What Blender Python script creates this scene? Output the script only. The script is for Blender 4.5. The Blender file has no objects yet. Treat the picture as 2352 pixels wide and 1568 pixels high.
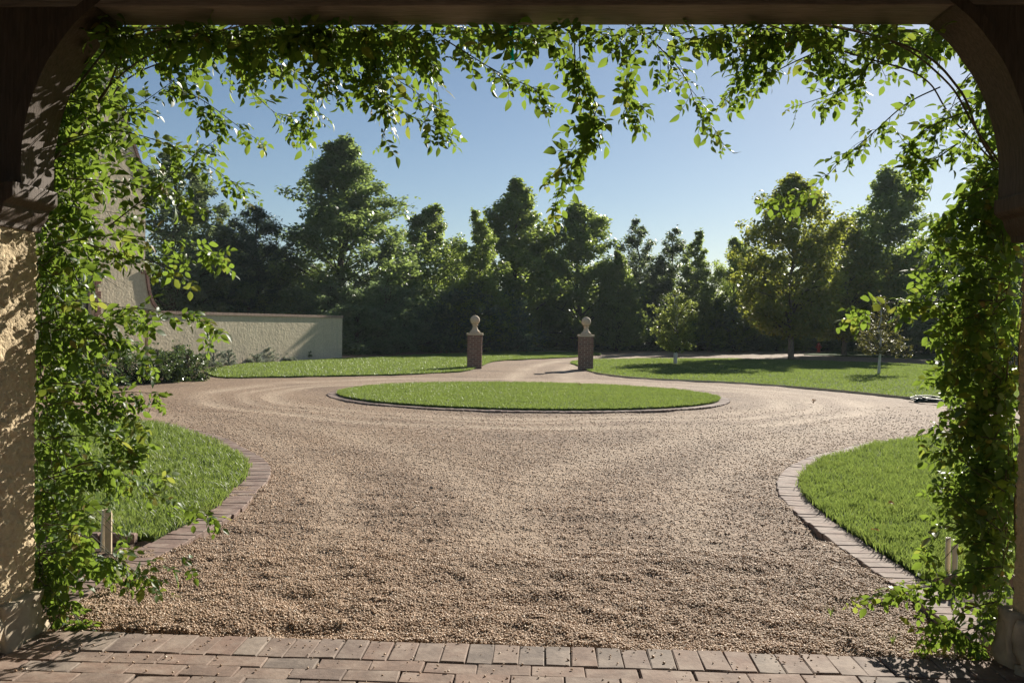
import bpy, bmesh, math, random
import numpy as np
from mathutils import Vector, Matrix, noise
rad = math.radians
SC = bpy.context.scene
COL = SC.collection

# ------------------------------------------------------------------ camera
F = 2000.0                      # focal length in pixels of a 2352 x 1568 frame
PITCH, ROLL = rad(1.09), rad(0.85)
CAM = Vector((0, 0, 1.5))
cd = bpy.data.cameras.new('camera'); cam = bpy.data.objects.new('camera', cd); COL.objects.link(cam)
R3 = (Matrix.Rotation(math.pi/2 - PITCH, 3, 'X') @ Matrix.Rotation(ROLL, 3, 'Z'))
cam.matrix_world = Matrix.Translation(CAM) @ R3.to_4x4()
cd.sensor_width = 36; cd.lens = F/2352*36; cd.clip_start = .05; cd.clip_end = 2000
SC.camera = cam
# ------------------------------------------------------------------ world, sun, exposure
SUN_AZ, SUN_EL = rad(29), rad(26)        # azimuth to the right of +Y
w = bpy.data.worlds.new('World'); SC.world = w; w.use_nodes = True
nt = w.node_tree; bg = nt.nodes['Background']
sky = nt.nodes.new('ShaderNodeTexSky'); sky.sky_type = 'NISHITA'; sky.sun_disc = False
sky.sun_elevation = SUN_EL; sky.sun_rotation = SUN_AZ
sky.air_density = 1.0; sky.dust_density = 0.35; sky.ozone_density = 2.0; sky.altitude = 500
nt.links.new(sky.outputs[0], bg.inputs[0]); bg.inputs[1].default_value = 0.0405
sl = bpy.data.lights.new('sun', 'SUN'); sl.energy = 5.0; sl.angle = rad(.53); sl.color = (1, .93, .82)
so = bpy.data.objects.new('sun', sl); COL.objects.link(so)
SD = Vector((math.sin(SUN_AZ)*math.cos(SUN_EL), math.cos(SUN_AZ)*math.cos(SUN_EL), math.sin(SUN_EL)))
so.rotation_euler = SD.to_track_quat('Z', 'Y').to_euler(); so.location = (10, 20, 30)
SC.view_settings.view_transform = 'Standard'; SC.view_settings.look = 'None'
SC.view_settings.exposure = 1.0; SC.view_settings.gamma = 1
SC.render.engine = 'CYCLES'
SC.cycles.max_bounces = 8; SC.cycles.transmission_bounces = 6; SC.cycles.transparent_max_bounces = 6
SC.cycles.use_denoising = True
SC.cycles.sample_clamp_indirect = 6

HAZE = .0003
# ------------------------------------------------------------------ pixel helpers (plan work only)
def ray(x, y): return R3 @ Vector(((x-1176)/F, -(y-784)/F, -1))
def G(x, y, z=0.0):
    d = ray(x, y); t = (z - CAM.z)/d.z; return CAM + d*t
def P(x, y, Y):
    d = ray(x, y); return CAM + d*((Y - CAM.y)/d.y)
rng = np.random.default_rng(7); RND = random.Random(5)

# ------------------------------------------------------------------ mesh helpers
def tag(o, label=None, cat=None, group=None, kind=None):
    for k, v in (('label', label), ('category', cat), ('group', group), ('kind', kind)):
        if v: o[k] = v
    return o
def link(name, me, mat=None, parent=None):
    o = bpy.data.objects.new(name, me); COL.objects.link(o)
    if mat is not None and not me.materials: me.materials.append(mat)
    if parent is not None: o.parent = parent
    return o
def empty(name, loc=(0, 0, 0), rz=0, label=None, cat=None, group=None):
    o = bpy.data.objects.new(name, None); COL.objects.link(o); o.location = loc; o.rotation_euler[2] = rz
    o.empty_display_size = .2
    return tag(o, label, cat, group)
def np_mesh(name, V, Fc, smooth=False):
    """V (n,3), Fc list of (k,m) index arrays (all faces of one array have m corners)"""
    me = bpy.data.meshes.new(name)
    V = np.asarray(V, np.float32); Fc = [np.asarray(f, np.int32) for f in Fc if len(f)]
    me.vertices.add(len(V)); me.vertices.foreach_set('co', V.ravel())
    nl = sum(f.size for f in Fc); nf = sum(len(f) for f in Fc)
    me.loops.add(nl); me.loops.foreach_set('vertex_index', np.concatenate([f.ravel() for f in Fc]))
    tot = np.concatenate([np.full(len(f), f.shape[1], np.int32) for f in Fc])
    st = np.concatenate([[0], np.cumsum(tot)[:-1]]).astype(np.int32)
    me.polygons.add(nf); me.polygons.foreach_set('loop_start', st); me.polygons.foreach_set('loop_total', tot)
    if smooth: me.polygons.foreach_set('use_smooth', np.ones(nf, bool))
    me.update(calc_edges=True); me.validate()
    return me
class MB:
    def __init__(s): s.v = []; s.f = []
    def add(s, vs, fs):
        b = len(s.v); s.v += [tuple(v) for v in vs]; s.f += [tuple(b+i for i in f) for f in fs]; return s
    def box(s, x0, x1, y0, y1, z0, z1):
        return s.add([(x, y, z) for z in (z0, z1) for x, y in ((x0, y0), (x1, y0), (x1, y1), (x0, y1))],
                     [(3, 2, 1, 0), (4, 5, 6, 7), (0, 1, 5, 4), (1, 2, 6, 5), (2, 3, 7, 6), (3, 0, 4, 7)])
    def tube(s, pts, rads, n=6, cap=True):
        pts = [Vector(p) for p in pts]; vs = []; fs = []
        up = None
        for i, p in enumerate(pts):
            t = (pts[min(i+1, len(pts)-1)] - pts[max(i-1, 0)]).normalized()
            if up is None: up = t.orthogonal().normalized()
            up = (up - t*up.dot(t)); up = up.normalized() if up.length > 1e-5 else t.orthogonal().normalized()
            b = t.cross(up); r = rads[i] if hasattr(rads, '__len__') else rads
            for k in range(n):
                a = 2*math.pi*k/n; vs.append(p + (up*math.cos(a) + b*math.sin(a))*r)
        for i in range(len(pts)-1):
            for k in range(n):
                k2 = (k+1) % n; fs.append((i*n+k, i*n+k2, (i+1)*n+k2, (i+1)*n+k))
        if cap: fs += [tuple(range(n))[::-1], tuple((len(pts)-1)*n+k for k in range(n))]
        return s.add(vs, fs)
    def lathe(s, prof, n=24, c=(0, 0, 0)):
        vs = [(c[0]+r*math.cos(2*math.pi*k/n), c[1]+r*math.sin(2*math.pi*k/n), c[2]+z) for r, z in prof for k in range(n)]
        fs = [(i*n+k, i*n+(k+1) % n, (i+1)*n+(k+1) % n, (i+1)*n+k) for i in range(len(prof)-1) for k in range(n)]
        fs += [tuple(range(n))[::-1], tuple((len(prof)-1)*n+k for k in range(n))]
        return s.add(vs, fs)
    def prism(s, poly, f0, f1):
        """poly: 2D list; f0/f1 map a 2D point to 3D for both caps"""
        n = len(poly)
        return s.add([f0(*p) for p in poly]+[f1(*p) for p in poly],
                     [tuple(range(n))[::-1], tuple(range(n, 2*n))]+[(i, (i+1) % n, n+(i+1) % n, n+i) for i in range(n)])
    def mesh(s, name, smooth=False):
        me = bpy.data.meshes.new(name); me.from_pydata([tuple(v) for v in s.v], [], s.f); me.update()
        bm = bmesh.new(); bm.from_mesh(me); bmesh.ops.recalc_face_normals(bm, faces=bm.faces[:]); bm.to_mesh(me); bm.free()
        if smooth:
            for p in me.polygons: p.use_smooth = True
        return me
    def obj(s, name, mat, parent=None, smooth=False): return link(name, s.mesh(name, smooth), mat, parent)
def bevel(o, wd=.01, seg=2):
    bm = bmesh.new(); bm.from_mesh(o.data)
    bmesh.ops.bevel(bm, geom=bm.edges[:], offset=wd, segments=seg, affect='EDGES', profile=.6); bm.to_mesh(o.data); bm.free(); return o
def catmull(pts, n=8, closed=False):
    pts = [np.array(p, float) for p in pts]; out = []; N = len(pts)
    for i in range(N if closed else N-1):
        if closed: a, b, c, d = pts[i-1], pts[i], pts[(i+1) % N], pts[(i+2) % N]
        else: a, b, c, d = pts[max(i-1, 0)], pts[i], pts[i+1], pts[min(i+2, N-1)]
        for k in range(n):
            t = k/n; out.append(.5*((2*b)+(c-a)*t+(2*a-5*b+4*c-d)*t*t+(3*b-a-3*c+d)*t**3))
    if not closed: out.append(pts[-1])
    return np.array(out)
def resample(pl, step):
    d = np.r_[0, np.cumsum(np.linalg.norm(np.diff(pl, axis=0), axis=1))]
    n = max(2, int(round(d[-1]/step))+1); s = np.linspace(0, d[-1], n)
    return np.stack([np.interp(s, d, pl[:, k]) for k in range(pl.shape[1])], 1)
def inside(x, y, poly):
    poly = np.asarray(poly); r = np.zeros(len(x), bool); j = len(poly)-1
    for i in range(len(poly)):
        xi, yi, xj, yj = poly[i, 0], poly[i, 1], poly[j, 0], poly[j, 1]
        if yi != yj: r ^= ((yi > y) != (yj > y)) & (x < (xj-xi)*(y-yi)/(yj-yi)+xi)
        j = i
    return r
def vnoise(x, y, seed=0):
    xi = np.floor(x).astype(np.int64); yi = np.floor(y).astype(np.int64); fx = x-xi; fy = y-yi
    def h(a, b):
        n = (a*374761393 + b*668265263 + seed*974711) & 0x7fffffff
        n = ((n ^ (n >> 13))*1274126177) & 0x7fffffff; n = n ^ (n >> 16)
        return (n & 0xffff)/65535.0
    u = fx*fx*(3-2*fx); v = fy*fy*(3-2*fy)
    return (h(xi, yi)*(1-u)+h(xi+1, yi)*u)*(1-v)+(h(xi, yi+1)*(1-u)+h(xi+1, yi+1)*u)*v

# ------------------------------------------------------------------ materials
class NT:
    def __init__(s, name):
        s.m = bpy.data.materials.new(name); s.m.use_nodes = True; s.t = s.m.node_tree; s.t.nodes.clear()
        s.out = s.n('ShaderNodeOutputMaterial')
    def n(s, typ, **kw):
        nd = s.t.nodes.new(typ)
        for k, v in kw.items():
            if hasattr(nd, k) and k not in nd.inputs.keys(): setattr(nd, k, v)
            else: nd.inputs[k].default_value = v
        return nd
    def l(s, a, b): s.t.links.new(a, b)
    def coord(s): return s.n('ShaderNodeTexCoord').outputs['Object']
    def noise(s, scale, detail=4, vec=None, rough=.55, dist=0):
        nd = s.n('ShaderNodeTexNoise'); nd.inputs['Scale'].default_value = scale; nd.inputs['Detail'].default_value = detail
        nd.inputs['Roughness'].default_value = rough; nd.inputs['Distortion'].default_value = dist
        s.l(vec if vec is not None else s.coord(), nd.inputs['Vector']); return nd.outputs['Fac']
    def ramp(s, fac, stops):
        nd = s.n('ShaderNodeValToRGB'); r = nd.color_ramp
        while len(r.elements) < len(stops): r.elements.new(.5)
        for e, (p, c) in zip(r.elements, stops): e.position = p; e.color = (*c, 1) if len(c) == 3 else c
        s.l(fac, nd.inputs['Fac']); return nd.outputs['Color']
    def mix(s, fac, a, b, mode='MIX'):
        nd = s.n('ShaderNodeMix', data_type='RGBA', blend_type=mode)
        for v, i in ((fac, 0), (a, 6), (b, 7)):
            if isinstance(v, (int, float)): nd.inputs[i].default_value = v
            elif isinstance(v, tuple): nd.inputs[i].default_value = (*v, 1)
            else: s.l(v, nd.inputs[i])
        return nd.outputs[2]
    def math(s, op, a, b=0.0):
        nd = s.n('ShaderNodeMath', operation=op)
        for v, i in ((a, 0), (b, 1)):
            if isinstance(v, (int, float)): nd.inputs[i].default_value = v
            else: s.l(v, nd.inputs[i])
        return nd.outputs[0]
    def bump(s, h, strength=.5, dist=.01, normal=None):
        nd = s.n('ShaderNodeBump'); nd.inputs['Strength'].default_value = strength; nd.inputs['Distance'].default_value = dist
        s.l(h, nd.inputs['Height'])
        if normal is not None: s.l(normal, nd.inputs['Normal'])
        return nd.outputs['Normal']
    def bsdf(s, col, rough=.8, spec=.3, normal=None):
        b = s.n('ShaderNodeBsdfPrincipled')
        if isinstance(col, tuple): b.inputs['Base Color'].default_value = (*col, 1)
        else: s.l(col, b.inputs['Base Color'])
        if isinstance(rough, (int, float)): b.inputs['Roughness'].default_value = rough
        else: s.l(rough, b.inputs['Roughness'])
        b.inputs['Specular IOR Level'].default_value = spec
        if normal is not None: s.l(normal, b.inputs['Normal'])
        return b.outputs[0]
    def end(s, sh): s.l(sh, s.out.inputs['Surface']); return s.m
def rnd_obj(s): return s.n('ShaderNodeObjectInfo').outputs['Random']
def rnd_isl(s): return s.n('ShaderNodeNewGeometry').outputs['Random Per Island']

def m_leaf(name, stops, trans, tmix=.4, rough=.4, spec=.5, both=False):
    s = NT(name); r = rnd_isl(s)
    if both: r = s.math('FRACT', s.math('ADD', r, s.math('MULTIPLY', rnd_obj(s), 7.3)))
    col = s.ramp(r, stops)
    t = s.n('ShaderNodeBsdfTranslucent'); s.l(s.mix(.72, col, trans), t.inputs['Color'])
    mx = s.n('ShaderNodeMixShader'); mx.inputs[0].default_value = tmix
    s.l(s.bsdf(col, rough, spec), mx.inputs[1]); s.l(t.outputs[0], mx.inputs[2])
    return s.end(mx.outputs[0])
def m_plain(name, col, rough=.6, spec=.4, nscale=20, var=.25, bstr=.2, bdist=.003):
    s = NT(name); n = s.noise(nscale, 5)
    c = s.ramp(n, [(.25, tuple(v*(1-var) for v in col)), (.75, tuple(min(1, v*(1+var)) for v in col))])
    return s.end(s.bsdf(c, rough, spec, s.bump(n, bstr, bdist)))
def m_brick(name, stops, nscale=30, bdist=.004, dirt=(.05, .04, .035), dirt_amt=.5, grime=6, dust=.5):
    s = NT(name); co = s.coord(); r = rnd_obj(s)
    # shift the texture by the random of each object so that no two bricks share a pattern
    add = s.n('ShaderNodeVectorMath', operation='ADD'); s.l(co, add.inputs[0])
    cmb = s.n('ShaderNodeCombineXYZ'); s.l(s.math('MULTIPLY', r, 91.0), cmb.inputs[0]); s.l(s.math('MULTIPLY', r, 37.0), cmb.inputs[1]); s.l(cmb.outputs[0], add.inputs[1])
    v = add.outputs[0]
    base = s.ramp(r, stops); n1 = s.noise(nscale, 6, v, .65); n2 = s.noise(grime, 5, v, .6)
    c = s.mix(s.ramp(n2, [(.42, (0, 0, 0)), (.75, (1, 1, 1))]), base, dirt)
    c = s.mix(dirt_amt, base, c)
    c = s.mix(.35, c, s.ramp(n1, [(.3, (.25, .25, .25)), (.7, (1, 1, 1))]), 'MULTIPLY')
    c2 = s.mix(s.ramp(s.noise(grime*1.7, 4, v), [(.45, (.04, .04, .04)), (.72, (dust, dust, dust))]), c, (.41, .335, .27))
    return s.end(s.bsdf(c2, .85, .25, s.bump(n1, .6, bdist)))
M = {}
def m_ground():
    s = NT('soil_and_leaf_litter'); n = s.noise(.6, 6); n2 = s.noise(25, 5)
    c = s.ramp(n, [(.3, (.035, .03, .018)), (.5, (.06, .06, .02)), (.7, (.05, .075, .02))])
    c = s.mix(.6, c, s.ramp(n2, [(.3, (.3, .3, .3)), (.7, (1, 1, 1))]), 'MULTIPLY')
    return s.end(s.bsdf(c, .95, .1, s.bump(n2, .8, .03)))
def worn(s, co): return s.n('ShaderNodeAttribute', attribute_name='worn').outputs['Fac']
def m_gravel():
    s = NT('pea_gravel'); co = s.coord()
    vo = s.n('ShaderNodeTexVoronoi'); vo.inputs['Scale'].default_value = 75; s.l(co, vo.inputs['Vector'])
    h = s.math('SUBTRACT', 1.0, vo.outputs['Distance'])
    hue = s.n('ShaderNodeSeparateColor'); s.l(vo.outputs['Color'], hue.inputs[0])
    c = s.ramp(hue.outputs[0], [(.0, (.18, .118, .07)), (.3, (.265, .185, .122)), (.6, (.335, .242, .162)), (.85, (.27, .172, .106)), (1, (.42, .348, .262))])
    big = s.noise(.35, 5, None, .6, .6); c = s.mix(.95, c, s.ramp(big, [(.3, (.64, .61, .59)), (.5, (.92, .90, .89)), (.7, (1.0, .97, .93))]), 'MULTIPLY')
    c = s.mix(s.math('MULTIPLY', worn(s, co), .8), c, (.45, .345, .245))
    med = s.noise(9, 5, None, .6)
    nrm = s.bump(h, .9, .012); nrm = s.bump(med, .7, .07, nrm)
    return s.end(s.bsdf(c, .85, .25, nrm))
def m_pebble():
    s = NT('loose_pebble'); r = rnd_isl(s)
    c = s.ramp(r, [(0, (.26, .16, .09)), (.25, (.45, .31, .19)), (.5, (.55, .395, .26)), (.75, (.49, .315, .185)), (.9, (.59, .47, .345)), (1, (.75, .66, .55))])
    big = s.noise(.35, 5, None, .6, .6); c = s.mix(.8, c, s.ramp(big, [(.3, (.66, .63, .61)), (.5, (.92, .90, .89)), (.7, (1, .97, .93))]), 'MULTIPLY')
    c = s.mix(s.math('MULTIPLY', worn(s, s.coord()), .5), c, (.62, .475, .335))
    return s.end(s.bsdf(c, .6, .35))
def m_stucco(name, col, scale=1.0, dist=.02, strength=.9):
    s = NT(name); co = s.coord()
    n1 = s.noise(42*scale, 5, co, .6); n2 = s.noise(14*scale, 4, co, .55); n3 = s.noise(1.2, 5, co)
    hh = s.math('ADD', n1, s.math('MULTIPLY', n2, .8))
    c = s.ramp(n3, [(.3, tuple(v*.86 for v in col)), (.7, col)])
    c = s.mix(.4, c, s.ramp(n1, [(.35, (.55, .5, .44)), (.65, (1, 1, 1))]), 'MULTIPLY')
    mp = s.n('ShaderNodeMapping'); mp.inputs['Scale'].default_value = (2.2, 2.2, .18); s.l(co, mp.inputs['Vector'])
    c = s.mix(s.ramp(s.noise(2, 5, mp.outputs[0]), [(.5, (0, 0, 0)), (.8, (.5, .5, .5))]), c, tuple(v*.62 for v in col))
    return s.end(s.bsdf(c, .92, .15, s.bump(hh, strength, dist)))
def m_wood():
    s = NT('dark_stained_timber'); co = s.coord()
    def grain(sc):
        mp = s.n('ShaderNodeMapping'); mp.inputs['Scale'].default_value = sc; s.l(co, mp.inputs['Vector'])
        return s.noise(6, 6, mp.outputs[0], .7, .4)
    g = grain((1.2, 16, 16)); n = s.noise(1.6, 4)
    c = s.ramp(g, [(.25, (.13, .10, .085)), (.5, (.27, .21, .175)), (.8, (.40, .33, .28))])
    c = s.mix(.5, c, s.ramp(n, [(.3, (.6, .57, .55)), (.7, (1, 1, 1))]), 'MULTIPLY')
    return s.end(s.bsdf(c, .7, .3, s.bump(g, .5, .006)))
def m_post():
    s = NT('dark_stained_post_timber'); co = s.coord()
    mp = s.n('ShaderNodeMapping'); mp.inputs['Scale'].default_value = (14, 14, 1.1); s.l(co, mp.inputs['Vector'])
    g = s.noise(6, 6, mp.outputs[0], .7, .4)
    c = s.ramp(g, [(.25, (.04, .027, .019)), (.5, (.085, .058, .041)), (.8, (.145, .105, .078))])
    return s.end(s.bsdf(c, .7, .3, s.bump(g, .6, .006)))
def m_grass(name, a, b, c_):
    s = NT(name); r = rnd_isl(s); co = s.coord()
    col = s.ramp(r, [(0, a), (.5, b), (.93, c_), (1, (.30, .27, .10))])
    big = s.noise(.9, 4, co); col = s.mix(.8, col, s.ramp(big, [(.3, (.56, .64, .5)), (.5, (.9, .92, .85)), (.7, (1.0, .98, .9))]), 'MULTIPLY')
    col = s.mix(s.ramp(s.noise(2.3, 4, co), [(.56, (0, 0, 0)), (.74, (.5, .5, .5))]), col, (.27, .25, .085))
    t = s.n('ShaderNodeBsdfTranslucent'); s.l(s.mix(.6, col, (.35, .46, .09)), t.inputs['Color'])
    mx = s.n('ShaderNodeMixShader'); mx.inputs[0].default_value = .42
    s.l(s.bsdf(col, .45, .4), mx.inputs[1]); s.l(t.outputs[0], mx.inputs[2]); return s.end(mx.outputs[0])
def m_bark(name, a, b):
    s = NT(name); co = s.coord(); mp = s.n('ShaderNodeMapping'); mp.inputs['Scale'].default_value = (6, 6, 1.5); s.l(co, mp.inputs['Vector'])
    g = s.noise(3, 6, mp.outputs[0], .65); return s.end(s.bsdf(s.ramp(g, [(.35, a), (.65, b)]), .9, .15, s.bump(g, .7, .03)))
def build_mats():
    M['ground'] = m_ground(); M['gravel'] = m_gravel(); M['pebble'] = m_pebble()
    M['stucco'] = m_stucco('rough_cast_stucco', (.64, .515, .335), 1.3, .016)
    M['stucco_far'] = m_stucco('cream_stucco', (.80, .69, .50), .28, .03, .6)
    M['wood'] = m_wood(); M['post'] = m_post()
    M['paver'] = m_brick('clay_paver', [(0, (.19, .14, .115)), (.2, (.25, .18, .14)), (.45, (.27, .185, .14)), (.65, (.25, .16, .12)), (.85, (.275, .22, .175)), (1, (.20, .16, .135))], 45, .004)
    M['edge'] = m_brick('edging_brick', [(0, (.19, .125, .10)), (.35, (.25, .165, .13)), (.7, (.22, .145, .115)), (1, (.28, .21, .17))], 45, .004)
    M['brick'] = m_brick('red_brick', [(0, (.16, .07, .05)), (.3, (.25, .11, .075)), (.6, (.20, .09, .065)), (.85, (.28, .15, .105)), (1, (.11, .06, .05))], 60, .003, (.10, .06, .05), .5, dust=.2)
    M['coping'] = m_plain('weathered_coping_brick', (.42, .30, .235), .85, .2, 11, .3, .5, .004)
    M['mortar'] = m_plain('mortar', (.46, .39, .31), .95, .1, 60, .2, .5, .003)
    M['cast'] = m_plain('cast_stone', (.60, .49, .345), .85, .2, 25, .18, .4, .004)
    M['stone'] = m_plain('sandstone', (.40, .335, .245), .9, .15, 9, .3, .9, .02)
    M['soil'] = m_plain('bed_soil', (.07, .05, .035), .95, .1, 30, .5, 1, .03)
    M['sand'] = m_plain('paver_joint_sand', (.10, .08, .065), .95, .1, 90, .4, .6, .004)
    M['lawn'] = m_plain('lawn_thatch', (.055, .085, .02), .95, .1, 40, .5, .8, .02)
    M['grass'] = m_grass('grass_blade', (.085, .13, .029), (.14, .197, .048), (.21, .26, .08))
    M['vine_leaf'] = m_leaf('rose_leaf', [(0, (.03, .075, .016)), (.3, (.045, .10, .019)), (.65, (.066, .13, .024)), (.9, (.105, .17, .03)), (.955, (.22, .20, .03)), (1, (.17, .085, .03))], (.29, .41, .05), .46, .45, .28, True)
    M['vine_young'] = m_leaf('young_rose_leaf', [(0, (.09, .15, .025)), (.6, (.15, .19, .035)), (1, (.22, .13, .05))], (.40, .46, .07), .46, .45, .3, True)
    M['cane'] = m_plain('rose_cane', (.075, .07, .03), .6, .3, 60, .4, .4, .002)
    M['old_cane'] = m_plain('woody_rose_cane', (.13, .105, .065), .8, .2, 60, .4, .6, .003)
    g = lambda *a: tuple(a)
    M['t_green'] = m_leaf('sycamore_leaf', [(0, (.075, .12, .04)), (.5, (.115, .17, .054)), (.9, (.16, .21, .065)), (1, (.22, .21, .06))], (.48, .60, .11), .55, .45, .4)
    M['t_oak'] = m_leaf('evergreen_leaf', [(0, (.07, .108, .048)), (.5, (.10, .15, .064)), (1, (.14, .19, .078))], (.38, .50, .12), .5, .38, .55)
    M['t_dark'] = m_leaf('dark_needle', [(0, (.045, .074, .052)), (.5, (.068, .10, .07)), (1, (.095, .13, .08))], (.20, .28, .13), .4, .5, .35)
    M['t_yellow'] = m_leaf('turning_leaf', [(0, (.085, .13, .03)), (.55, (.125, .17, .04)), (.85, (.19, .20, .045)), (.97, (.30, .25, .05)), (1, (.30, .15, .03))], (.48, .52, .07), .52, .45, .4)
    M['t_grey'] = m_leaf('grey_green_leaf', [(0, (.07, .10, .062)), (.6, (.105, .14, .08)), (1, (.14, .17, .095))], (.32, .41, .14), .46, .45, .4)
    M['t_young'] = m_leaf('young_tree_leaf', [(0, (.10, .14, .04)), (.5, (.15, .19, .055)), (.9, (.20, .23, .07)), (1, (.32, .22, .07))], (.52, .6, .12), .52, .42, .45)
    M['t_birch'] = m_leaf('birch_leaf', [(0, (.04, .06, .02)), (.6, (.075, .08, .028)), (1, (.18, .13, .035))], (.25, .24, .05), .4, .5, .3)
    M['t_bush'] = m_leaf('understory_leaf', [(0, (.07, .11, .06)), (.5, (.10, .145, .08)), (1, (.14, .185, .09))], (.34, .46, .16), .46, .45, .4)
    M['hedge'] = m_leaf('glossy_hedge_leaf', [(0, (.04, .075, .03)), (.5, (.06, .105, .04)), (.85, (.085, .13, .05)), (1, (.16, .18, .09))], (.25, .36, .08), .28, .24, .9)
    M['lav'] = m_leaf('silver_leaf', [(0, (.24, .27, .20)), (1, (.36, .39, .30))], (.36, .4, .28), .3, .7, .2)
    M['bark'] = m_bark('grey_brown_bark', (.05, .038, .027), (.12, .095, .07))
    M['bark_pale'] = m_bark('pale_plane_bark', (.13, .105, .08), (.26, .22, .17))
    M['birch'] = m_bark('white_birch_bark', (.45, .43, .40), (.78, .76, .73))
    M['pvc'] = m_plain('cream_pvc', (.62, .54, .40), .45, .4, 8, .1, .05, .001)
    M['stake'] = m_plain('pale_wooden_stake', (.58, .47, .32), .7, .3, 12, .15, .2, .002)
    M['hose'] = m_plain('dark_green_hose', (.02, .04, .036), .55, .25, 10, .2, .05, .001)
    M['hose_end'] = m_plain('grey_hose_fitting', (.45, .46, .45), .35, .6, 10, .1, .05, .001)
    M['ribbon'] = m_leaf('teal_ribbon', [(0, (0, .32, .25)), (1, (0, .38, .3))], (.0, .62, .48), .5, .35, .5)
    M['hydrant'] = m_plain('red_enamel', (.45, .03, .02), .4, .5, 10, .15, .05, .001)
    M['roof'] = m_plain('grey_roof_tile', (.13, .115, .105), .85, .2, 14, .35, .4, .008)
    M['frame'] = m_plain('cream_window_frame', (.55, .49, .38), .6, .3, 10, .1, .1, .001)
    s = NT('window_glass'); M['glass'] = s.end(s.bsdf((.012, .014, .016), .06, .8))
    M['shutter'] = m_plain('dark_shutter', (.03, .035, .04), .5, .4, 20, .3, .2, .002)
    M['pipe'] = m_plain('bronze_downpipe', (.06, .05, .045), .5, .5, 15, .2, .1, .001)
    M['dead'] = m_leaf('fallen_leaf', [(0, (.28, .10, .03)), (.5, (.20, .12, .05)), (1, (.40, .30, .18))], (.4, .2, .05), .25, .6, .2)
    M['twig'] = m_plain('dry_twig', (.20, .15, .11), .8, .2, 40, .3, .3, .002)
build_mats()

def brick_mesh(name, sx, sy, sz, seed, cham=.006, jit=.003):
    """worn brick centred on its footprint, bottom at 0, top chamfered and uneven: 22 triangles"""
    r = random.Random(seed); j = lambda a=jit: r.uniform(-a, a); v = []
    cs = [(-1, -1), (1, -1), (1, 1), (-1, 1)]; off = [(j(), j()) for _ in cs]
    for (a, b), o in zip(cs, off): v.append((a*sx/2+o[0], b*sy/2+o[1], 0))
    for (a, b), o in zip(cs, off): v.append((a*sx/2+o[0], b*sy/2+o[1], sz-cham*r.uniform(.7, 1.5)))
    for (a, b), o in zip(cs, off): v.append((a*(sx/2-cham*r.uniform(.8, 1.8))+o[0], b*(sy/2-cham*r.uniform(.8, 1.8))+o[1], sz+j(.002)))
    f = [(3, 2, 1, 0), (8, 9, 10, 11)]
    for i in range(4):
        k = (i+1) % 4; f += [(i, k, 4+k, 4+i), (4+i, 4+k, 8+k, 8+i)]
    me = bpy.data.meshes.new(name); me.from_pydata(v, [], f); me.update(); return me

# ================================================================== SETTING
# one ground sheet out to the horizon
gm = np_mesh('ground', [(-600, -200, -.06), (600, -200, -.06), (600, 1000, -.06), (-600, 1000, -.06)], [[(0, 1, 2, 3)]])
tag(link('ground', gm, M['ground']), 'dark soil and leaf litter under the trees', 'ground', kind='structure')

# frame of the gateway: local x along the opening, local y outwards, origin at the outer plane
GX, GY, GR = 0.0, 4.065, rad(-2.64)
GM = Matrix.Translation((GX, GY, 0)) @ Matrix.Rotation(GR, 4, 'Z'); GMI = GM.inverted()

# --- gravel forecourt and drive
def track(x, y):
    # compacted wheel tracks: two round the island, pairs that fan out from the gateway
    q = np.sqrt((x-.36)**2+((y-18.6)*1.17)**2); wob = (vnoise(x*.5, y*.5, 11)-.5)*.7; t = np.zeros_like(x)
    for r0, w in ((5.25, .26), (6.75, .28), (5.9, .16)): t = np.maximum(t, np.exp(-((q-r0+wob)/w)**2))
    for sg in (-1, 1):
        for x0 in (-.15, 1.25):
            c = sg*(x0+.062*np.clip(y-5.5, 0, None)**2); m = (y < 14.2)*np.clip((y-4.6)/1.5, 0, 1)
            t = np.maximum(t, .5*m*np.exp(-((x-c+wob*.6)/(.2+.05*np.clip(y-6, 0, 9)))**2))
    for x0 in (.1, 1.5): t = np.maximum(t, (y > 22.5)*np.exp(-((x-x0-.012*(y-24)**2*np.sign(y-24)*(y > 24)+wob*.3)/.3)**2))
    return t*np.clip(.35+1.1*vnoise(x*.9+5, y*.9, 12), 0, 1)
def gravel_h(x, y):
    near = np.clip((16-y)/10, 0, 1)
    h = (vnoise(x*1.1, y*1.1, 1)-.5)*.020 + (vnoise(x*2.6+9, y*3.6, 2)-.5)*.04*(.35+near*.65) + (vnoise(x*7, y*9, 3)-.5)*.027*(.25+near*.75) + (vnoise(x*19, y*19, 5)-.5)*.016*near
    q = np.sqrt((x-.3)**2+((y-18.6)*1.15)**2)
    k = track(x, y); return np.maximum(h, -.024)*(1-.75*k) - .010*k + .012*k*(1-k)*4*.6 + np.sin(q*3.3+vnoise(x*.6, y*.6, 4)*3)*.005
ys = [3.2]
while ys[-1] < 75: ys.append(ys[-1] + max(.03, (ys[-1]-2.2)*.011))
ys = np.array(ys); us = np.linspace(-1, 1, 240)
wy = 3.6+np.clip(ys-4, 0, None)*.85
X = us[None, :]*wy[:, None]; Y = np.repeat(ys[:, None], 240, 1); Z = gravel_h(X, Y)-.012
lo = np.array([(GMI @ Vector((x, y, 0)))[1] for x, y in zip(X[:, 120], Y[:, 120])])
Yl = (Y-GY)*math.cos(GR)-(X-GX)*math.sin(GR)
Z = np.where(Yl < .04, -.05, Z)
V = np.stack([X, Y, Z], -1).reshape(-1, 3); nx = 240; ny = len(ys)
i = (np.arange(ny-1)[:, None]*nx+np.arange(nx-1)[None, :]).ravel()
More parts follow.
